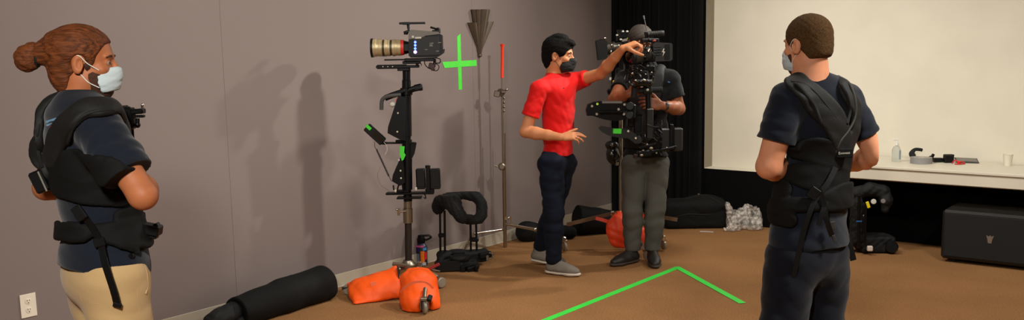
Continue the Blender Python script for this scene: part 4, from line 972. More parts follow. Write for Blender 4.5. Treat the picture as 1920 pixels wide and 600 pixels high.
# --- two orange sandbags
def sandbag(name, pts4, thick, lb, V, band_=None, lab=None, m_=ORANGE, h=.007, seed=1):
    """a bulging bag: corner points (px, py, b) in order, seams at two ends"""
    C4 = [V.p(*q) for q in pts4]; c0 = sum(C4) / 4; lo = np.min(C4, 0) - .13; hi = np.max(C4, 0) + .13; lo[2] = min(.0, lo[2])
    S = Solid(lo, hi, h * .8)
    L_ = nrm((C4[1] + C4[2]) - (C4[0] + C4[3])); Wd = (C4[3] + C4[2]) - (C4[0] + C4[1]); Wd = nrm(Wd - L_ * (Wd @ L_)); Nn = np.cross(L_, Wd)
    for i in range(5):
        u_ = .13 + .185 * i
        a = C4[0] * (1 - u_) + C4[1] * u_; b = C4[3] * (1 - u_) + C4[2] * u_; w_ = np.linalg.norm(b - a) / 2
        t_ = thick * (1 - .75 * abs(u_ - .5) ** 1.5 * 2)
        S.ell((a + b) / 2, (np.linalg.norm((C4[1] - C4[0])) * .17, w_ * .98, t_), np.array([L_, Wd, Nn]), .04)
    for i in range(2):
        a, b = (C4[0], C4[3]) if i == 0 else (C4[1], C4[2]); S.cap(a * .98 + b * .02, b * .98 + a * .02, .009, .009, .05)
    for i in range(2):
        a, b = (C4[0], C4[1]) if i == 0 else (C4[3], C4[2]); S.cap(a, b, .008, .008, .03)
    S.folds(.0035, 24, seed, dirv=tuple(L_)); S.cut(vec(0, 0, .004), (0, 0, -1))
    return S, C4, L_, Wd, Nn
t = V.root('sandbag', 'orange sandbag lying across the stand leg on the wall side', 'sandbag')
S, C4, L_, Wd, Nn = sandbag('s', [(655, 533, -.12), (741, 503, -.10), (749, 554, -.24), (667, 570, -.34)], .06, '', V); S.build('bag', ORANGE, t)
q = hit(S, V, 701, 535); MB().box(q + vec(0, -.001, 0), (.04, .004, .05), rot(0, -8, 0), .002).build('faded_patch', mat('faded_orange', (255, 120, 80), .7), t)
MB().strap([P(746, 500, -.12), P(748, 520, -.17), P(752, 550, -.17)], .03, .006, (0, 1, 0)).build('strap', BLKR, t)
t = V.root('sandbag', 'orange sandbag standing over the front caster of the camera stand', 'sandbag')
S = Solid(P(735, 600, -.5) + vec(-.05, -.35, -.02), P(835, 490, 0) + vec(.05, .2, .06), .0055); S.lo[2] = S.lo[2]
S.ell(P(786, 545, -.40), (.125, .09, .14), k=.04); S.ell(P(787, 566, -.46), (.128, .13, .10), k=.05); S.cap(P(768, 508, -.32), P(800, 508, -.32), .018, .018, .06); S.cap(P(760, 522, -.36), P(808, 524, -.36), .03, .03, .05)
S.cap(P(756, 587, -.52), P(768, 589, -.56), .014, .014, .03); S.cap(P(816, 582, -.5), P(820, 576, -.48), .014, .014, .03)
S.ell(P(797, 580, -.62), (.046, .13, .058), k=.02, op='s')
S.folds(.0035, 24, 3); S.cut(vec(0, 0, .006), (0, 0, -1)); S.build('bag', ORANGE, t)
bp = [hit(S, V, x, y) for x, y in ((751, 549), (762, 537), (780, 529), (800, 531), (812, 541))]; MB().strap([q + vec(0, -.003, 0) for q in bp], .018, .003, (0, 0, 1)).build('band', mat('dull_orange_band', (214, 100, 60), .7), t)
q = hit(S, V, 800, 551); MB().box(q + vec(0, -.001, .0), (.032, .003, .016), rot(0, 0, 0), .001).build('tag', mat('pale_tag', (235, 160, 130), .7), t)
t2 = MB(); cc = P(796, 576, -.60); cc[2] = .045
MB  # keep
lg = V.root('caster_wheel', 'steel swivel caster showing under the front orange sandbag', 'wheel')
caster(MB(), cc, .042, (1, .35, 0)).build('wheel', mat('clear_grey_wheel', (150, 142, 128), .3), lg)
MB().box(cc + vec(.0, .0, .055), (.05, .05, .02), bev=.006).box(cc + vec(-.024, 0, .02), (.006, .04, .07), bev=.002).box(cc + vec(.024, 0, .02), (.006, .04, .07), bev=.002).cyl(cc + vec(0, 0, .06), cc + vec(0, .08, .10), .014).build('fork', STEEL, lg)
MB().box(cc + vec(.035, -.01, .06), (.03, .05, .03), rot(20, 20, 0), .006).build('brake_lever', BLK, lg)

# ================================================================ water bottle
V = Frame(floor_pt(791, 497)); P = V.p
t = V.root('water_bottle', 'dark water bottle covered in colourful stickers standing by the baseboard', 'bottle')
c0 = vec(0, 0, 0); hB = P(791, 455)[2]
MB().lathe(c0, (0, 0, 1), [(0, .035), (.004, .045), (hB * .82, .046), (hB * .9, .04), (hB, .026), (hB + .005, .02)], 32).build('bottle', mat('bottle_navy', (34, 38, 62), .4), t)
cp = MB().lathe(vec(0, 0, hB), (0, 0, 1), [(0, .03), (.004, .032), (.035, .032), (.04, .024), (.06, .022), (.062, .01)], 24).build('cap', BLK, t)
MB().tube([vec(.02, 0, hB + .055), vec(.06, -.005, hB + .058), vec(.078, -.005, hB + .045), vec(.06, -.005, hB + .03), vec(.03, 0, hB + .02)], .008, n=8).build('carry_loop', BLK, cp)
def sticker(a0, a1, z0, z1, c, nm):
    n = 8; rg = [[vec(math.cos(a) * rr, math.sin(a) * rr, z) for rr, z in ((.0464, z0), (.0475, z0), (.0475, z1), (.0464, z1))] for a in np.linspace(math.radians(a0), math.radians(a1), n)]
    MB().ring_loft(rg).build('sticker', mat(nm, c, .4), t)
for a in ((-95, -55, .03, .12, (240, 130, 30), 'st_orange'), (-60, -25, .05, .11, (205, 40, 40), 'st_red'), (-140, -60, .15, .165, (220, 90, 160), 'st_pink'), (-120, -85, .0, .03, (200, 200, 205), 'st_white'), (-70, -30, .125, .145, (70, 150, 200), 'st_blue'), (-150, -105, .04, .1, (120, 125, 150), 'st_grey'), (-80, -40, .006, .03, (190, 190, 200), 'st_white'), (-130, -100, .12, .14, (40, 30, 120), 'st_violet')): sticker(*a)

# ================================================================ vest standing on the floor
V = Frame(floor_pt(866, 503)); P = V.p
t = V.root('stabilizer_vest', 'empty black stabilizer vest standing upright on its rods beside the grey wall', 'vest')
S = Solid(P(805, 430, -.2) + vec(0, -.1, 0), P(925, 350, .3) + vec(0, .1, 0), .005)
S.chain([P(821, 392, -.03), P(828, 378, -.05), P(846, 381, -.1), P(858, 398, -.13), P(868, 412, -.14)], [.04, .05, .05, .042, .03], .02, sm=4, flat=((0, 1, .3), .75))
S.chain([P(822, 386, .02), P(842, 370, .05), P(868, 364, .08), P(890, 368, .08), P(902, 382, .05), P(903, 402, .02), P(892, 414, -.02), P(880, 412, -.06), P(870, 408, -.12)], [.04, .036, .034, .036, .034, .034, .036, .03, .026], .02, sm=4, flat=((0, 1, .2), .8))
S.chain([P(834, 372, -.02), P(852, 368, 0), P(862, 380, -.05)], .02, .01, sm=3)
S.folds(.004, 60, 2); pd = S.build('shoulder_pads', PAD, t)
MB().strap([P(838, 373, -.12), P(852, 380, -.15), P(862, 395, -.17)], .02, .006, (0, 1, .5)).build('webbing', mat('grey_webbing', (44, 42, 38), .7), pd)
MB().tube([P(866, 404, -.14), P(872, 398, -.12), P(874, 410, -.12)], .008, n=8).build('buckle', mat('dull_buckle', (52, 50, 46), .5), pd)
MB().tube([P(898, 366, .05), P(906, 385, .03), P(902, 398, .02)], .005, n=6).build('buckle', mat('pale_buckle', (120, 112, 100), .5), pd)
for x0, x1, y0, y1, b in ((825, 826, 395, 487, 0), (833.5, 834.5, 395, 490, -.02), (882, 883, 412, 478, .08), (892.5, 894, 412, 476, .1)): MB().cyl(P(x0, y0, b), P(x1, y1, b), .0085, n=12).build('upright_rod', BLKM, t)
MB().box(P(829, 441, -.01), (.06, .03, .03), None, .008).build('rod_clamp', BLKM, t); MB().box(P(889, 449, .09), (.07, .04, .035), None, .008).build('rod_clamp', BLKM, t)
S = Solid(P(805, 530, -.25) + vec(0, -.1, 0), P(930, 455, .3) + vec(0, .1, 0), .005); S = Solid(vec(S.lo[0], S.lo[1], 0), (S.ax[0][-1], S.ax[1][-1], S.ax[2][-1]), .005)
for q in ((832, 478, 0, .055, .06, .045), (857, 472, .04, .06, .05, .035), (862, 484, -.08, .075, .05, .03)): S.ell(P(*q[:3]), q[3:], k=.02)
S.box(P(842, 500, -.06), (.21, .12, .085), np.array([[.99, .12, 0], [-.12, .99, 0], [0, 0, 1]]), .02, .02); S.box(P(882, 480, .1), (.28, .1, .09), np.array([[.97, .25, 0], [-.25, .97, 0], [0, 0, 1]]), .02, .02); S.box(P(872, 498, -.04), (.2, .1, .075), np.array([[.95, .3, 0], [-.3, .95, 0], [0, 0, 1]]), .02, .02)
S.ell(P(826, 490, -.05), (.03, .05, .05), k=.02); S.folds(.004, 50, 5); S.cut(vec(0, 0, .003), (0, 0, -1)); S.build('waist_padding', PAD, t)
MB().box(P(842, 499, -.125), (.17, .012, .075), rot(0, 0, 7), .008).build('spar_plate', BLK, t)
MB().box(P(884, 505, -.1), (.08, .05, .05), rot(0, -10, 20), .008).box(P(868, 506, -.12), (.04, .03, .06), None, .006).cyl(P(893, 500, -.12), P(893, 512, -.12), .014).build('arm_socket', BLKM, t)
MB().box(P(910, 478, .06), (.1, .05, .045), rot(0, -6, 20), .008).build('belt_end', NYL, t); MB().tube([P(915, 486, .02), P(922, 484, .02), P(923, 476, .02), P(917, 474, .02)], .005, n=6).box(P(914, 484, 0), (.02, .02, .04), None, .003).build('belt_hook', mat('dull_buckle2', (96, 82, 66), .5), t)

# ================================================================ light stand with orange tip
V = Frame(floor_pt(946, 464)); P = V.p; VC = V
t = V.root('light_stand', 'tall thin chrome stand with a bright orange tip by the grey wall', 'stand')
MB().cyl(P(947, 463), P(945, 312), .0155, n=16).build('lower_column', mat('brown_steel', (150, 128, 104), .35, metal=.9), t)
MB().cyl(P(944, 318), P(941.5, 178), .0095, n=14).build('upper_column', STEEL, t)
MB().cyl(P(941.8, 185), P(941, 140), .006, n=12).build('top_rod', STEEL, t)
MB().cyl(P(947, 250, .02), P(948, 405, .02), .006, n=10).build('side_rod', mat('brown_steel', (150, 128, 104), .35, metal=.9), t)
MB().lathe(P(941.2, 146), P(941.8, 75) - P(941.2, 146), [(0, .012), (.25, .012), (.262, .016), (.275, .02), (.278, .004)], 16).build('orange_wrap', TAPEO, t)
g = MB().lathe(P(938, 174, -.03), (.3, 1, .1), [(0, .03), (.01, .034), (.02, .034), (.03, .03)], 20).box(P(932, 176, -.02), (.05, .03, .05), rot(0, 10, 0), .005).box(P(944, 172, -.02), (.04, .05, .022), None, .005).build('clamp_head', PEWTER, t)
MB().cyl(P(945, 170, -.02), P(951, 167, -.04), .006).ball(P(950, 168, -.04), .012).build('clamp_knob', CHROME, t)
for y in (184, 192, 200, 208): MB().ball(P(945, y, -.01), (.009, .009, .011)).build('joint', STEEL, t)
MB().lathe(P(941, 313, -.04), (0, 1, 0), [(0, .02), (.008, .03), (.03, .032), (.06, .03), (.07, .018)], 18).box(P(942, 313), (.04, .05, .04)).cyl(P(934, 313, -.02), P(928, 311, -.02), .006).build('column_lock', STEEL, t)
MB().box(P(950, 409), (.05, .03, .028), None, .005).ball(P(953, 409, -.02), .012).box(P(958, 411), (.01, .012, .05)).build('leg_lock', CHROME, t)
la, lb_ = P(946, 421), P(1003, 430, -.12)
for i, (a, b, ce) in enumerate((((948, 420, 0), (1003, 430, -.10), (1058, 437, .1)), ((944, 430, 0), (890, 438, -.2), (868, 474, -.3)))):
    a, b = P(*a), P(*b)
    lg = MB().tube([a, b], .0125 if i == 0 else .009, n=12, sm=0).build('leg', CHROME, t)
    if i == 0: MB().ball(b, .017).ball(P(1008, 434, -.10), .014).build('leg_joint', CHROME, lg)
    if i == 1: MB().tube([b, P(880, 448, -.24), P(869, 473, -.3)], .009, n=10).ball(b, .015).build('leg_end', CHROME, lg)
# ================================================================ second docking stand behind the operator
V = Frame(floor_pt(1160, 462)); P = V.p
V = Frame(at_depth(1166, 7.75)); P = V.p; VB = V
t = V.root('docking_stand', 'stand with flat brown legs and casters behind the camera operator', 'stand')
MB().cyl(P(1164, 405), P(1164, 215), .017, n=16).build('column', STEEL, t)
for a, b, ca_ in (((1158, 398, 0), (1063, 421, -.1), (1058, 437, -.1)), ((1168, 396, 0), (1270, 412, -.05), (1244, 430, -.1)), ((1164, 400, 0), (1212, 470, -.42), (1212, 478, -.45))):
    a, b = P(*a), P(*b); lg = MB().strap([a, b], .03, .012, (0, 0, 1), sm=0).build('leg', mat('flat_brown_leg', (112, 84, 62), .45, metal=.3), t)
    cc = P(*ca_); cc[2] = max(.04, min(cc[2], .05))
    cs = caster(MB(), cc, .04, (1, .4, 0)).build('caster', mat('clear_grey_wheel', (150, 142, 128), .3), lg)
    MB().box(cc + vec(0, 0, .045), (.05, .05, .03), bev=.008).box(cc + vec(-.012, .0, .06), (.03, .06, .05), rot(0, 20, 20), .008).build('caster_fork', CHROME, cs)
MB().box(P(1155, 400, -.03), (.09, .03, .03), rot(0, -10, 0), .008).ball(P(1148, 398, -.05), .014).build('leg_hub', CHROME, t)
t = V.root('sandbag', 'red orange sandbag hanging from the stand behind the grey trousers', 'sandbag')
S = Solid(P(1125, 480, -.4) + vec(0, 0, -.05), P(1245, 395, .1) + vec(0, .1, .05), .006)
S.ell(P(1160, 430, -.15), (.10, .07, .125), k=.05); S.cap(P(1163, 404, -.1), P(1175, 410, -.1), .035, .03, .05); S.cap(P(1155, 455, -.15), P(1168, 460, -.15), .03, .02, .05); S.chain([P(1190, 425, -.12), P(1203, 440, -.12), P(1200, 455, -.12)], [.04, .05, .02], .03)
S.folds(.008, 30, 3, dirv=(1, 0, 1)); S.build('bag', mat('red_orange_nylon', (245, 70, 26), .55, bump=.25, bscale=60), t)
ro = mat('red_orange_nylon', (245, 70, 26), .55)
MB().strap([P(1117, 409, -.1), P(1135, 414, -.12), P(1150, 420, -.16)], .028, .008, (0, .2, 1)).build('strap', ro, t); MB().strap([P(1208, 403, -.1), P(1196, 412, -.1), P(1180, 416, -.1)], .026, .008, (0, .2, 1)).build('strap', ro, t)
MB().strap([P(1196, 425, -.15), P(1205, 445, -.2), P(1207, 456, -.2)], .03, .01, (1, 0, .4)).strap([P(1205, 470, -.3), P(1237, 464, -.3)], .016, .008, (0, 0, 1), sm=0).build('strap', ro, t)
# ================================================================ the operator's rig
V = VO; P = V.p; rnd = random.Random(7)
def polyP(pts, b): return [(P(x, y, b)[0], P(x, y, b)[2]) for x, y in pts]
def prismP(mb, pts, b0, b1):
    """outline seen at depth b0, extruded to b1"""
    return mb.prism(polyP(pts, b0), -b1, -b0)
def cabl(mb, n, x0, x1, y0, y1, b, r=.004, ln=26):
    for i in range(n):
        x, y = rnd.uniform(x0, x1), rnd.uniform(y0, y1); pts = [P(x, y, b + rnd.uniform(-.04, .04))]
        for k in range(4):
            x = min(max(x + rnd.uniform(-ln, ln) * .6, x0), x1); y = min(max(y + rnd.uniform(-ln, ln) * .6, y0), y1); pts.append(P(x, y, b + rnd.uniform(-.05, .05)))
        mb.tube(pts, r, n=6, sm=5)
    return mb
GLOSS = mat('glossy_black', (16, 16, 17), .22, spec=.6)
# spring arm
t = V.root('camera_support', 'black spring arm reaching forward from the harness of the camera operator', 'camera support')
b = -.42
up = MB(); up.prism(polyP([(1097, 205), (1100, 195), (1112, 190), (1122, 189), (1168, 190), (1180, 195), (1184, 206), (1180, 217), (1168, 223), (1150, 226), (1128, 222), (1110, 216), (1099, 216)], b), .0, .07, o=(0, b, 0))
u_ = up.build('upper_section', GLOSS, t, smooth=False)
MB().box(P(1147, 191.5, b - .045), (.145, .06, .018), rot(0, 1, 0), .004).build('silver_strip', mat('brushed_grey', (120, 116, 108), .45, metal=.5), u_)
sp_ = MB()
for i in range(17): sp_.torus(P(1126 + i * 2.6, 210, b - .068), (1, 0, 0), .017, .0028, 14, 6)
sp_.cyl(P(1124, 210, b - .068), P(1172, 210, b - .068), .011).build('spring', BLKM, u_)
MB().cyl(P(1120, 195, b - .075), P(1120, 195, b - .083), .0085, n=12).build('green_dot', mat('lime_dot', (170, 220, 20), .5), u_)
for q in ((1119, 214), (1110, 199), (1171, 196), (1170, 214), (1160, 205), (1178, 216)): MB().cyl(P(q[0], q[1], b - .07), P(q[0], q[1], b - .082), .009, n=12).build('bolt', PEWTER, u_)
MB().cyl(P(1181, 199, b - .1), P(1181, 199, b + .05), .03, bev=.004).cyl(P(1180, 216, b - .1), P(1180, 216, b + .05), .028, bev=.004).box(P(1184, 208, b), (.05, .1, .1), None, .008).build('elbow_joint', BLKM, t)
b = -.36
lo_ = MB().prism(polyP([(1121, 240), (1126, 236), (1150, 240), (1178, 242), (1190, 250), (1198, 262), (1190, 268), (1176, 258), (1160, 257), (1140, 253), (1128, 247)], b), .0, .06, o=(0, b, 0)).build('lower_section', mat('dark_grey_arm', (24, 23, 22), .4), t, smooth=False)
gb = MB().box(P(1157, 246, b - .05), (.062, .03, .036), rot(0, 3, 0), .004).build('green_tape', GREEN, lo_)
for q in ((1178, 246), (1192, 259)): MB().cyl(P(q[0], q[1], b - .06), P(q[0], q[1], b - .07), .008, n=10).build('bolt', STEEL, lo_)
MB().cyl(P(1196, 262, b - .05), P(1196, 262, b + .1), .032, bev=.004).box(P(1196, 240, b + .08), (.07, .07, .2), None, .01).box(P(1186, 225, b + .1), (.08, .08, .1), None, .01).build('arm_hinge', BLKM, t)
# sled
t = V.root('stabilizer_sled', 'black stabilizer post with gimbal, monitor and battery held by the camera operator', 'camera stabilizer')
b = -.36
MB().cyl(P(1217, 262, b), P(1214, 118, b), .0205, n=18).build('post', BLKM, t)
MB().box(P(1218, 232, b), (.05, .05, .22), None, .006).build('lower_post', mat('dark_grey_arm', (24, 23, 22), .4), t)
MB().cyl(P(1196, 170, b), P(1242, 168, b), .021, n=16, bev=.004).cyl(P(1206, 170, b), P(1222, 169, b), .032, n=16, bev=.004).build('gimbal_grip', BLKR, t)
MB().ball(P(1214, 168.5, b - .035), .010).build('white_knob', TXT, t)
MB().cyl(P(1188, 182, b - .02), P(1190, 160, b - .02), .02, n=14).build('side_handle', BLKR, t)
st_ = MB().box(P(1207, 128, b), (.16, .10, .05), rot(0, 3, 0), .01).box(P(1200, 142, b - .02), (.12, .10, .08), rot(0, -10, 0), .015).cyl(P(1192, 155, b - .06), P(1222, 155, b - .06), .028, bev=.006).torus(P(1190, 148, b - .06), (.2, 1, 0), .045, .010).box(P(1213, 150, b), (.09, .08, .07), None, .012)
st_.build('top_stage', GLOSS, t)
cabl(MB(), 9, 1172, 1226, 122, 162, b - .09, .0035).build('cables', GLOSS, t)
for q, rr in (((1186, 138), .013), ((1208, 150), .016), ((1192, 151), .012), ((1202, 132), .008), ((1222, 136), .008), ((1211, 139), .007), ((1196, 128), .006)):
    MB().ball(P(q[0], q[1], b - .105), (rr, rr * .5, rr * .6), R=rot(0, 20, 0)).build('metal_fitting', CHROME, t)
m_ = MB().box(P(1246, 262, b + .05), (.07, .08, .17), None, .01).box(P(1270, 261, b + .05), (.07, .08, .17), None, .01).build('battery', mat('dark_grey_arm', (24, 23, 22), .4), t)
MB().box(P(1258, 258, b + .05), (.03, .05, .2), None, .006).cyl(P(1232, 242, b), P(1240, 250, b), .008).build('battery_mount', BLKM, t)
MB().box(P(1228, 282, b), (.26, .08, .02), rot(0, -9, 0), .004).box(P(1240, 280, b), (.22, .05, .02), rot(0, -10, 0), .004).box(P(1208, 287, b - .02), (.10, .07, .045), rot(0, -6, 0), .008).box(P(1215, 273, b), (.12, .06, .02), rot(0, -14, 0), .004).build('lower_plate', BLKM, t)
for q, rr in (((1203, 291), .013), ((1221, 278), .014), ((1213, 271), .010), ((1231, 287), .007), ((1206, 282), .009), ((1250, 277), .007)): MB().ball(P(q[0], q[1], b - .055), (rr, rr * .5, rr * .7)).build('metal_fitting', mat('beige_fitting', (150, 140, 122), .4, metal=.5), t)
cabl(MB(), 8, 1180, 1240, 225, 290, b - .02, .004).build('cables', GLOSS, t)
MB().box(P(1191, 293, -.3), (.03, .02, .03), rot(0, 20, 0), .006).build('red_tag', mat('maroon_plastic', (52, 16, 20), .5), t)
# operator's camera
t = V.root('cinema_camera', 'black cinema camera with a wide black lens in front of the camera operator', 'camera')
b = -.33
ln0 = P(1177, 107, b - .13); ln1 = P(1226, 99, b + .02); d = ln1 - ln0; L_ = np.linalg.norm(d)
for a0, a1, r0, nm, mm in ((0, .12, .064, 'lens_hood', BLK), (.12, .42, .056, 'lens_barrel', mat('barrel_grey', (56, 54, 48), .4)), (.42, .5, .06, 'focus_ring', BLKR), (.5, .75, .054, 'lens_barrel', mat('barrel_grey', (56, 54, 48), .4)), (.75, 1, .05, 'lens_mount', BLKM)):
    MB().lathe(ln0 + d * a0, d, [(0, r0 * .84), (.0, r0), (L_ * (a1 - a0), r0), (L_ * (a1 - a0), r0 * .8)] if nm != 'lens_hood' else [(.02, r0 * .3), (.02, r0 * .86), (0, r0 * .9), (0, r0), (L_ * (a1 - a0), r0)], 28).build(nm, mm, t)
MB().lathe(ln0 + d * .05, d, [(0, .001), (-.004, .03), (.004, .05), (.006, .05)], 24).build('front_glass', GLASS, t)
BD = mat('grey_camera_body', (34, 33, 31), .5)
MB().prism(polyP([(1222, 82), (1227, 79), (1256, 81), (1258, 84), (1258, 111), (1254, 114), (1226, 115), (1222, 110)], b), -.07, .07, o=(0, b, 0)).build('body', BD, t, smooth=False)
for y in (88, 93, 98, 103): MB().box(P(1233, y, b - .078), (.05, .004, .006), None, .001).build('side_rib', BLK, t)
MB().box(P(1251, 97, b - .073), (.035, .006, .11), None, .004).build('battery', BLK, t)
lg_ = MB().prism(polyP([(1244, 91), (1241, 98), (1244, 98), (1242, 106), (1247, 97), (1244, 96), (1246, 91)], b - .08), .0, .003, o=(0, b - .08, 0)).build('logo', TXT, t, smooth=False)
vf = MB().cyl(P(1214, 64.5, b), P(1245, 62, b), .020, n=16, bev=.003).build('viewfinder', mat('ribbed_grey', (46, 45, 42), .6), t)
for i in range(8): MB().torus(P(1219 + i * 3, 64.1 - i * .24, b), (1, 0, .08), .0205, .002, 16, 5).build('rib', BLK, vf)
MB().box(P(1218, 76, b), (.13, .06, .03), None, .008).box(P(1222, 70, b), (.03, .03, .05), None).cyl(P(1210, 60, b), P(1214, 80, b), .01).box(P(1206, 93, b - .08), (.04, .05, .04), rot(0, 20, 0), .008).box(P(1218, 112, b), (.12, .09, .03), None, .006).build('rigging', BLKM, t)
MB().ball(P(1227, 76.5, b - .05), (.012, .01, .008)).build('red_button', mat('dull_red', (180, 60, 45), .5), t)
MB().cyl(P(1213, 58, b + .1), P(1207.5, 33, b + .1), .0035, .003).cyl(P(1207.8, 36, b + .1), P(1206.4, 29, b + .1), .006).build('antenna', mat('grey_antenna', (92, 90, 92), .5), t)
MB().cyl(P(1216, 97, b - .1), P(1218, 92, b - .1), .018).build('focus_motor', CHROME, t)
cabl(MB(), 6, 1204, 1228, 74, 120, b - .09, .0035, 18).build('cables', GLOSS, t)
# ---- second camera on the stand behind
V = VB; P = V.p
b = -.05
t = V.root('cinema_camera', 'camera with a square matte box on the stand behind the camera operator', 'camera')
mx_ = MB().prism(polyP([(1117, 77), (1120, 75), (1137, 76), (1138, 110), (1134, 111), (1121, 113)], b), -.06, .06, o=(0, b, 0)).build('matte_box', BLKR, t, smooth=False)
MB().box(P(1130, 74, b), (.05, .09, .008), rot(0, -3, 0), .002).build('matte_box_flag', BLK, mx_)
MB().cyl(P(1133, 72, b - .05), P(1136, 72, b - .05), .012).cyl(P(1134, 76, b - .03), P(1134, 71, b - .03), .008).build('flag_knob', CHROME, mx_)
a_, e_ = P(1137, 91, b), P(1170, 88, b)
MB().lathe(a_, e_ - a_, [(0, .05), (.03, .052), (.031, .044), (.05, .044), (.051, .05), (.07, .05), (.071, .04), (.13, .04), (.13, .01)], 24).build('lens', mat('lens_brownish', (66, 60, 52), .4, metal=.3), t)
for q in ((1147, 85), (1153, 88), (1161, 86), (1146, 97)): MB().ball(P(q[0], q[1], b - .05), (.009, .006, .014)).build('metal_fitting', CHROME, t)
MB().box(P(1181, 88, b), (.13, .13, .13), None, .01).build('body', BLK, t)
MB().box(P(1170, 66, b), (.09, .08, .06), None, .01).box(P(1163, 58, b), (.05, .05, .02)).box(P(1159, 67, b), (.02, .03, .09), rot(0, 10, 0)).cyl(P(1157, 65, b), P(1157, 72, b), .01).box(P(1178, 62, b), (.06, .06, .035), None, .006).build('top_rigging', GLOSS, t)
for q in ((1176, 59), (1168, 59), (1157, 66), (1164, 74)): MB().ball(P(q[0], q[1], b - .055), (.010, .006, .008)).build('metal_fitting', TXT, t)
MB().box(P(1179, 72, b - .07), (.03, .006, .012), rot(0, -10, 0)).build('yellow_label', mat('lime_dot', (170, 220, 20), .5), t)
MB().box(P(1172, 75, b - .07), (.05, .006, .02), rot(0, -10, 0)).build('grey_label', GREYB, t)
MB().box(P(1170, 106, b), (.14, .09, .03), None, .006).cyl(P(1165, 205, 0), P(1166, 108, b), .021).build('base_plate', BLKM, t)
t2 = V.root('stabilizer_sled', 'black sled hanging on the stand behind the camera operator, with yellow clip', 'camera stabilizer')
MB().box(P(1160, 155, -.02), (.06, .08, .24), rot(0, 4, 0), .02).box(P(1150, 170, -.04), (.1, .08, .05), rot(0, -20, 0), .015).build('gimbal', BLKM, t2)
MB().box(P(1153, 153, -.07), (.04, .02, .02), rot(0, -5, 0), .006).build('yellow_clip', mat('amber_clip', (240, 175, 20), .5), t2)
MB().cyl(P(1144, 150, -.05), P(1145, 145, -.05), .009).build('white_knob', TXT, t2)
rb = Solid(P(1130, 312, -.3) + vec(0, 0, -.05), P(1170, 262, .2) + vec(0, 0, .05), .005)
rb.ell(P(1149, 290, -.05), (.055, .05, .075), k=.02); rb.ell(P(1147, 272, -.05), (.055, .04, .035), k=.02); rb.folds(.003, 60, 3); rb.build('hanging_pouch', GLOSS, t2)
MB().ball(P(1146, 289, -.105), (.009, .006, .009)).build('metal_fitting', STEEL, t2); MB().cyl(P(1157, 304, -.08), P(1157, 310, -.08), .013).build('metal_fitting', STEEL, t2); MB().ball(P(1148, 272, -.1), (.008, .005, .016)).build('metal_fitting', STEEL, t2)
MB().box(P(1158, 306, -.05), (.03, .03, .05), None, .005).build('lower_bracket', BLKM, t2)

# ================================================================ bags on the floor
def bag_solid(V, S, fold=.006, freq=14, seed=1): S.folds(fold, freq, seed); S.cut(vec(0, 0, .002), (0, 0, -1)); return S
# rolled black bag bottom left of centre
V = Frame(floor_pt(520, 585)); P = V.p
t = V.root('rolled_bag', 'rolled black fabric bag lying along the baseboard of the grey wall', 'bag')
a = floor_pt(607, 567); b_ = floor_pt(425, 622)
def loc(V, q): return vec((q - V.w) @ Rh, (q - V.w) @ Fh, q[2])
a, b_ = loc(V, a) + vec(-.02, .09, .11), loc(V, b_) + vec(.03, .12, .085)
S = Solid(np.minimum(a, b_) - .22, np.maximum(a, b_) + .22, .006); d = nrm(b_ - a)
S.chain([a - d * 0, (a + b_) / 2 + vec(0, 0, .0), b_ + d * .1], [.128, .115, .1], .03, flat=((0, 0, 1), .95)); T_ = S.like(); sdv = nrm(np.cross(d, (0, 0, 1.)))
S.cut(a + d * .0 - d * .03, -d, .03); S.cut(b_, d, .006); S.cap(b_ - d * .1, b_ + d * .1, .075, .075, .004, op='s')
S.cap((a + b_) / 2 - d * .1 + vec(0, 0, .098), b_ - d * .35 + vec(0, 0, .09), .012, .02, .04)
bag_solid(V, S, .004, 12, 4).build('rolled_sleeve', NYL, t)
S = Solid(b_ - .3, b_ + .25, .006); S.chain([b_ - d * .04 + vec(-.03, -.0, -.0), b_ + vec(-.05, -.03, -.02) + d * .1], [.07, .06], .02); S.folds(.006, 30, 3); S.cut(vec(0, 0, .002), (0, 0, -1)); S.build('inner_fabric', mat('darker_nylon', (8, 8, 8), .8), t)
MB().tube([q for q in (a + d * .06 + vec(0, -.11, .03), a + d * .1 + vec(-.0, -.05, .09), a + d * .1 + vec(0, .05, .09))], .002, n=6).build('seam', BLKR, t)
V2 = Frame(floor_pt(425, 608)); P2 = V2.p
t = V2.root('fabric_cover', 'crumpled black cloth cover at the picture bottom in front of the rolled bag', 'cover')
S = Solid(P2(395, 625, -.2) + vec(-.05, -.1, 0), P2(475, 575, .12) + vec(.1, .1, .05), .005); S.lo[2] = -.02
S = Solid(vec(S.lo[0], S.lo[1], 0), (S.ax[0][-1], S.ax[1][-1], S.ax[2][-1]), .005)
S.chain([P2(409, 603, 0), P2(425, 601, -.02), P2(450, 606, -.05), P2(470, 618, -.08)], [.03, .05, .05, .03], .03, flat=((0, 0, 1), .8)); S.folds(.006, 40, 3); S.cut(vec(0, 0, .002), (0, 0, -1)); S.build('cloth', mat('darker_nylon', (8, 8, 8), .8), t)
# two cylinder bags by the wall
def roll(name, lb, x0, y0, x1, y1, R_, zc, depth_px, seed):
    V = Frame(floor_pt(*depth_px)); P = V.p; t = V.root(name, lb, 'bag'); return V, P, t
V = Frame(floor_pt(1005, 455)); P = V.p
t = V.root('cylinder_bag', 'round ended black cylindrical bag on the carpet behind the red shirted person', 'bag')
S = Solid(P(950, 470, -.1) + vec(0, -.1, 0), P(1110, 400, .3) + vec(0, .2, 0), .006); S = Solid(vec(S.lo[0], S.lo[1], 0), (S.ax[0][-1], S.ax[1][-1], S.ax[2][-1]), .006)
a, c_ = P(985, 434, .08), P(1070, 432, .14); a[2] = .082; c_[2] = .06
S.cap(a, c_, .086, .055, .03); S.ell(a + vec(.02, 0, 0), (.085, .085, .09), k=.03); bag_solid(V, S, .003, 18, 4).build('bag', NYL, t)
MB().torus(a + vec(.06, 0, 0), c_ - a, .083, .003).build('end_seam', BLKR, t)
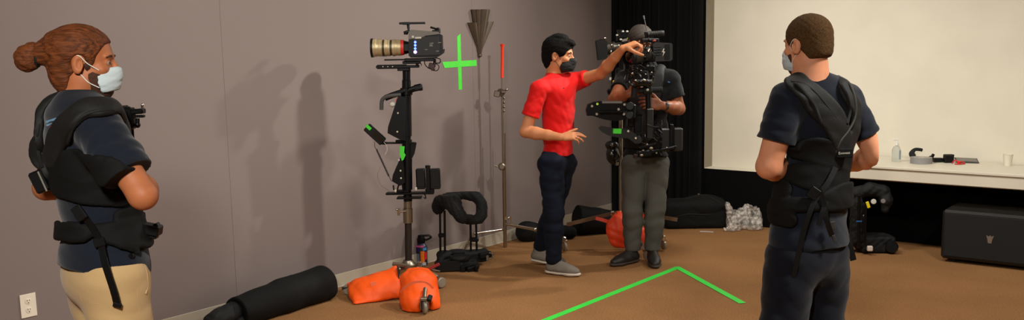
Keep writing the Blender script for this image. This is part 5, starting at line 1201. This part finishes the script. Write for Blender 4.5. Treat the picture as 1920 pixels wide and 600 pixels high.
V = Frame(at_depth(1115, 8.35)); P = V.p
t = V.root('cylinder_bag', 'larger black cylindrical case near the far corner of the grey wall', 'bag')
a, c_ = P(1086, 404, .02), P(1150, 408, .12); a[2] = .155; c_[2] = .105
d = nrm(c_ - a); S = Solid(np.minimum(a, c_) - .22, np.maximum(a, c_) + .22, .006); S.chain([a - d * .1, a * .5 + c_ * .5, c_ + d * .2], [.12, .105, .08], .02, flat=((0, 0, 1), 1.0)); S.cap(a + vec(0, 0, -.05), c_ + vec(0, 0, -.03), .1, .09, .03); S.cut(a - d * .03, -d, .02); S.cut(c_ + d * .06, d, .02); bag_solid(V, S, .003, 14, 4).build('bag', NYL, t)
# duffel
V = Frame(floor_pt(1300, 430)); P = V.p
t = V.root('duffel_bag', 'big black soft equipment bag on the carpet under the white wall', 'bag')
S = Solid(P(1215, 440, -.1) + vec(0, -.1, 0), P(1375, 350, .35) + vec(0, .15, 0), .007); S = Solid(vec(S.lo[0], S.lo[1], 0), (S.ax[0][-1], S.ax[1][-1], S.ax[2][-1]), .007)
cx_ = P(1298, 400, .16); S.box(vec(cx_[0] + .01, .14, .125), (.58, .27, .25), rd=.05, k=.02); S.ell(vec(P(1325, 375)[0], .14, .19), (.19, .13, .105), k=.06); S.ell(vec(P(1270, 385)[0], .13, .18), (.2, .12, .07), k=.06)
bag_solid(V, S, .008, 13, 9); bgo = S.build('bag', NYL, t)
zz = [hit(S, V, x, y) for x, y in ((1240, 379), (1265, 373), (1290, 372), (1315, 366), (1335, 372), (1350, 381))]; MB().tube([q + vec(0, -.001, .002) for q in zz if q is not None], .004, n=6).build('zipper', BLKR, t)
zz = [hit(S, V, x, y) for x, y in ((1262, 408), (1290, 402), (1320, 403), (1345, 400))]; MB().tube([q + vec(0, -.001, .002) for q in zz if q is not None], .0045, n=6).build('side_seam', BLKR, t)
q = hit(S, V, 1310, 364)
if q is not None: MB().box(q, (.018, .006, .01), None, .002).build('zipper_pull', STEEL, t)
# clear plastic bag
V = Frame(floor_pt(1393, 433)); P = V.p
t = V.root('plastic_bag', 'crumpled clear plastic bag on the carpet beside the black duffel bag', 'plastic bag')
S = Solid(P(1350, 440, -.1) + vec(0, -.08, 0), P(1440, 365, .3) + vec(0, .1, 0), .005); S = Solid(vec(S.lo[0], S.lo[1], 0), (S.ax[0][-1], S.ax[1][-1], S.ax[2][-1]), .005)
S.ell(P(1403, 408, .1), (.105, .10, .11), k=.04); S.ell(P(1376, 415, .05), (.06, .07, .085), k=.03); S.cap(P(1364, 386, .05), P(1372, 400, .05), .022, .03, .03); S.ell(P(1412, 420, .05), (.07, .07, .06), k=.03); S.cap(P(1364, 431, .0), P(1378, 430, 0), .02, .03, .03)
S.folds(.016, 36, 2); S.folds(.008, 75, 8); S.cut(vec(0, 0, .003), (0, 0, -1))
pm = bpy.data.materials.new('clear_film'); pm.use_nodes = True; nt = pm.node_tree; bs = nt.nodes['Principled BSDF']; bs.inputs['Base Color'].default_value = lin((222, 214, 204)); bs.inputs['Roughness'].default_value = .22
bs.inputs['Specular IOR Level'].default_value = .9; bs.inputs['Coat Weight'].default_value = .6
tr_ = nt.nodes.new('ShaderNodeBsdfTransparent'); mixs = nt.nodes.new('ShaderNodeMixShader'); nz = nt.nodes.new('ShaderNodeTexNoise'); nz.inputs['Scale'].default_value = 22; rp = nt.nodes.new('ShaderNodeMapRange'); rp.inputs[1].default_value = .4; rp.inputs[2].default_value = .62; rp.inputs[3].default_value = .12; rp.inputs[4].default_value = .6
tcn = nt.nodes.new('ShaderNodeTexCoord'); nt.links.new(tcn.outputs['Object'], nz.inputs['Vector']); nt.links.new(nz.outputs[0], rp.inputs[0]); nt.links.new(rp.outputs[0], mixs.inputs[0]); nt.links.new(tr_.outputs[0], mixs.inputs[1]); nt.links.new(bs.outputs[0], mixs.inputs[2]); nt.links.new(mixs.outputs[0], nt.nodes['Material Output'].inputs[0])
S.build('film', pm, t, it=0)

# ================================================================ speaker under the counter
a = floor_pt(1766, 489); xL, yF = -1.785, 7.60; Wd_, Dp, Ht = .76, .42, .375
t = empty('floor_speaker', (xL + Wd_ / 2, yF + Dp / 2, 0), 0, 'low wide black loudspeaker cabinet on the carpet under the white counter', 'speaker')
SPK = mat('speaker_paint', (17, 15, 12), .6, bump=.2, bscale=300, var=.08)
MB().box((0, 0, .03 + Ht / 2), (Wd_, Dp, Ht), rot(0, 0, 0), .018).build('cabinet', SPK, t)
MB().box((0, -Dp / 2 - .004, .03 + Ht / 2), (Wd_ - .05, .012, Ht - .05), None, .004).build('grille', mat('speaker_grille', (9, 8, 7), .8, bump=.6, bscale=700), t)
MB().prism([(-.026, .03), (-.010, .02), (0, .03), (.010, .02), (.026, .03), (.016, -.005), (.012, -.03), (-.012, -.03), (-.016, -.005)], .0, .003, o=(-.04, -Dp / 2 - .0105, .215)).build('logo', mat('speaker_logo', (110, 96, 84), .5), t, smooth=False)
for x in (-.3, .3):
    for y in (-.13, .15): MB().cyl((x, y, 0), (x, y, .034), .022).build('foot', BLKR, t)

# ================================================================ equipment on the floor behind the right person
V = Frame(floor_pt(1640, 476)); P = V.p
t = V.root('camera_rig', 'dark camera rig on the carpet under the counter, with a yellow tag and white discs', 'camera rig')
S = Solid(P(1585, 480, -.2) + vec(0, 0, -.02), P(1700, 340, .35) + vec(0, .1, .05), .006); S = Solid(vec(S.lo[0], S.lo[1], 0), (S.ax[0][-1], S.ax[1][-1], S.ax[2][-1]), .006)
S.box(P(1640, 455, .1), (.26, .2, .13), rd=.02, k=.02); S.box(P(1607, 420, .08), (.09, .12, .36), rd=.02, k=.02); S.chain([P(1606, 362, .1), P(1632, 355, .1), P(1655, 358, .08), P(1662, 375, .05), P(1660, 392, .05)], [.05, .05, .05, .045, .03], .02); S.cap(P(1606, 450, .05), P(1608, 380, .05), .05, .04, .02)
S.folds(.005, 40, 3); S.cut(vec(0, 0, .004), (0, 0, -1)); S.build('padding', PAD, t)
MB().cyl(P(1673, 463, -.04), P(1668, 463, .12), .048, bev=.008).build('round_foot', GLOSS, t)
MB().cyl(P(1610, 465, -.05), P(1611, 366, -.05), .012).cyl(P(1622, 460, -.05), P(1624, 380, -.05), .009).build('rod', BLKM, t)
MB().cyl(P(1638, 378, -.055), P(1638, 378, -.075), .021, n=20, bev=.004).build('white_disc', mat('milky_disc', (196, 190, 182), .4), t)
MB().cyl(P(1656, 377, -.02), P(1656, 377, -.04), .019, n=20, bev=.004).build('grey_disc', mat('milky_grey_disc', (112, 108, 104), .4), t)
MB().box(P(1627.5, 384, -.06), (.024, .012, .052), rot(0, -20, 0), .005).build('yellow_tag', mat('yellow_tag', (236, 214, 20), .5), t)
MB().box(P(1631, 466, -.06), (.042, .03, .042), None, .006).build('white_plug', mat('plug_pale', (214, 196, 184), .5), t)
MB().cyl(P(1594.5, 379, -.1), P(1594.5, 379, -.11), .014, n=14).build('green_light', GLED, t)
MB().box(P(1611, 415, -.075), (.045, .004, .010), None, .001).build('blue_print', mat('blue_print', (30, 90, 150), .6), t)
MB().box(P(1619, 404, -.07), (.008, .004, .012), None, .001).build('grey_mark', GREYB, t)

# ================================================================ things on the counter
def onc(px, py): return floor_pt(px, py, CT)
q = onc(1680, 303)
t = empty('sanitizer_bottle', tuple(q), YAW, 'clear pump bottle of hand sanitizer on the white counter', 'bottle')
gm = bpy.data.materials.new('clear_plastic'); gm.use_nodes = True; gb_ = gm.node_tree.nodes['Principled BSDF']; gb_.inputs['Base Color'].default_value = lin((225, 230, 230)); gb_.inputs['Roughness'].default_value = .12; gb_.inputs['Transmission Weight'].default_value = .85; gb_.inputs['IOR'].default_value = 1.2
MB().lathe((0, 0, 0), (0, 0, 1), [(0, .03), (.006, .034), (.1, .034), (.125, .022), (.13, .013), (.14, .012)], 24).build('bottle', gm, t)
lbm = MB(); rg = [[vec(math.cos(a) * rr, math.sin(a) * rr, z) for rr, z in ((.0345, .02), (.0353, .02), (.0353, .095), (.0345, .095))] for a in np.linspace(math.radians(-75), math.radians(-15), 7)]
lbm.ring_loft(rg).build('label', mat('blue_grey_label', (150, 170, 178), .6), t)
pm_ = MB().cyl((0, 0, .136), (0, 0, .152), .016).cyl((0, 0, .15), (0, 0, .178), .006).box((-.008, 0, .182), (.05, .014, .010), None, .003).build('pump', mat('white_pump', (228, 226, 216), .4), t)
q = onc(1727, 306)
t = empty('tape_roll', tuple(q), YAW, 'roll of grey tape lying flat on the white counter', 'tape roll')
MB().lathe((0, 0, 0), (0, 0, 1), [(0, .05), (0, .083), (.048, .083), (.048, .05), (0, .05)], 36).build('tape', mat('grey_gaffer', (136, 134, 132), .5), t)
MB().lathe((0, 0, 0.001), (0, 0, 1), [(0, .043), (0, .0505), (.049, .0505), (.049, .043), (0, .043)], 30).build('core', mat('card_core', (190, 180, 165), .8), t)
q = onc(1709, 302) + vec(0, .12, 0)
t = empty('headset', tuple(q), YAW, 'black headset curled behind the grey tape roll on the counter', 'headset')
MB().tube([(-.02, 0, .02), (-.035, 0, .05), (-.01, 0, .083), (.03, 0, .083), (.05, 0, .078)], [.02, .022, .014, .014, .014], n=10).build('band', BLKR, t)
MB().ball((-.028, -.01, .03), (.022, .03, .032)).build('ear_cup', BLKR, t)
q = onc(1758, 304)
t = empty('small_monitor_mount', tuple(q), YAW, 'small black camera accessory with a clip beside the tape roll', 'camera accessory')
MB().box((0, 0, .018), (.075, .05, .034), None, .006).build('body', BLK, t); MB().box((-.045, 0, .045), (.02, .02, .05), rot(0, 20, 0), .004).box((-.05, 0, .05), (.04, .02, .012), rot(0, -20, 0), .003).build('clip', BLK, t)
MB().box((.045, 0, .02), (.012, .03, .028), None, .003).build('pale_end', mat('pale_end', (190, 186, 178), .5), t)
q = onc(1778, 305)
t = empty('battery_pack', tuple(q), YAW, 'small black box shaped battery pack standing on the counter', 'battery')
MB().box((0, 0, .034), (.072, .05, .068), None, .006).build('case', BLK, t); MB().box((0, -.005, .062), (.066, .052, .014), None, .004).build('top_cover', mat('dark_grey_arm', (24, 23, 22), .4), t)
q = onc(1797, 308)
t = empty('red_cable', tuple(q), YAW, 'tangled red cable with a red plug lying on the counter', 'cable')
MB().tube([(-.05, 0, .01), (-.02, .02, .03), (.0, -.01, .012), (.03, .01, .02), (.04, -.02, .008), (.0, -.03, .006), (-.04, -.02, .006)], .005, n=8).build('cord', mat('red_cable', (185, 30, 30), .5), t)
MB().box((.0, -.01, .014), (.03, .02, .026), rot(0, 0, 20), .004).build('plug', mat('red_plug', (210, 24, 24), .5), t)
q = onc(1812, 306) + vec(0, .04, 0)
t = empty('tablet', tuple(q), YAW, 'flat dark tablet lying tilted on the counter behind the red cable', 'tablet')
MB().box((0, .02, .016), (.17, .12, .010), rot(10, 2, -18), .003).build('case', mat('tablet_grey', (58, 54, 50), .5), t); MB().box((0, .02, .0225), (.15, .10, .001), rot(10, 2, -18), 0).build('screen', mat('tablet_screen', (96, 90, 84), .3), t)
q = onc(1889, 311)
t = empty('paper_cup', tuple(q), YAW, 'small white paper cup standing alone near the right end of the counter', 'cup')
MB().lathe((0, 0, 0), (0, 0, 1), [(.004, .001), (.004, .022), (0, .026), (.0, .027), (.088, .036), (.092, .037), (.092, .034), (.006, .024), (.006, .001)], 28).build('cup', mat('cup_paper', (222, 214, 196), .8), t)
MB().torus((0, 0, .091), (0, 0, 1), .0365, .002).build('rim', mat('cup_paper', (222, 214, 196), .8), t)
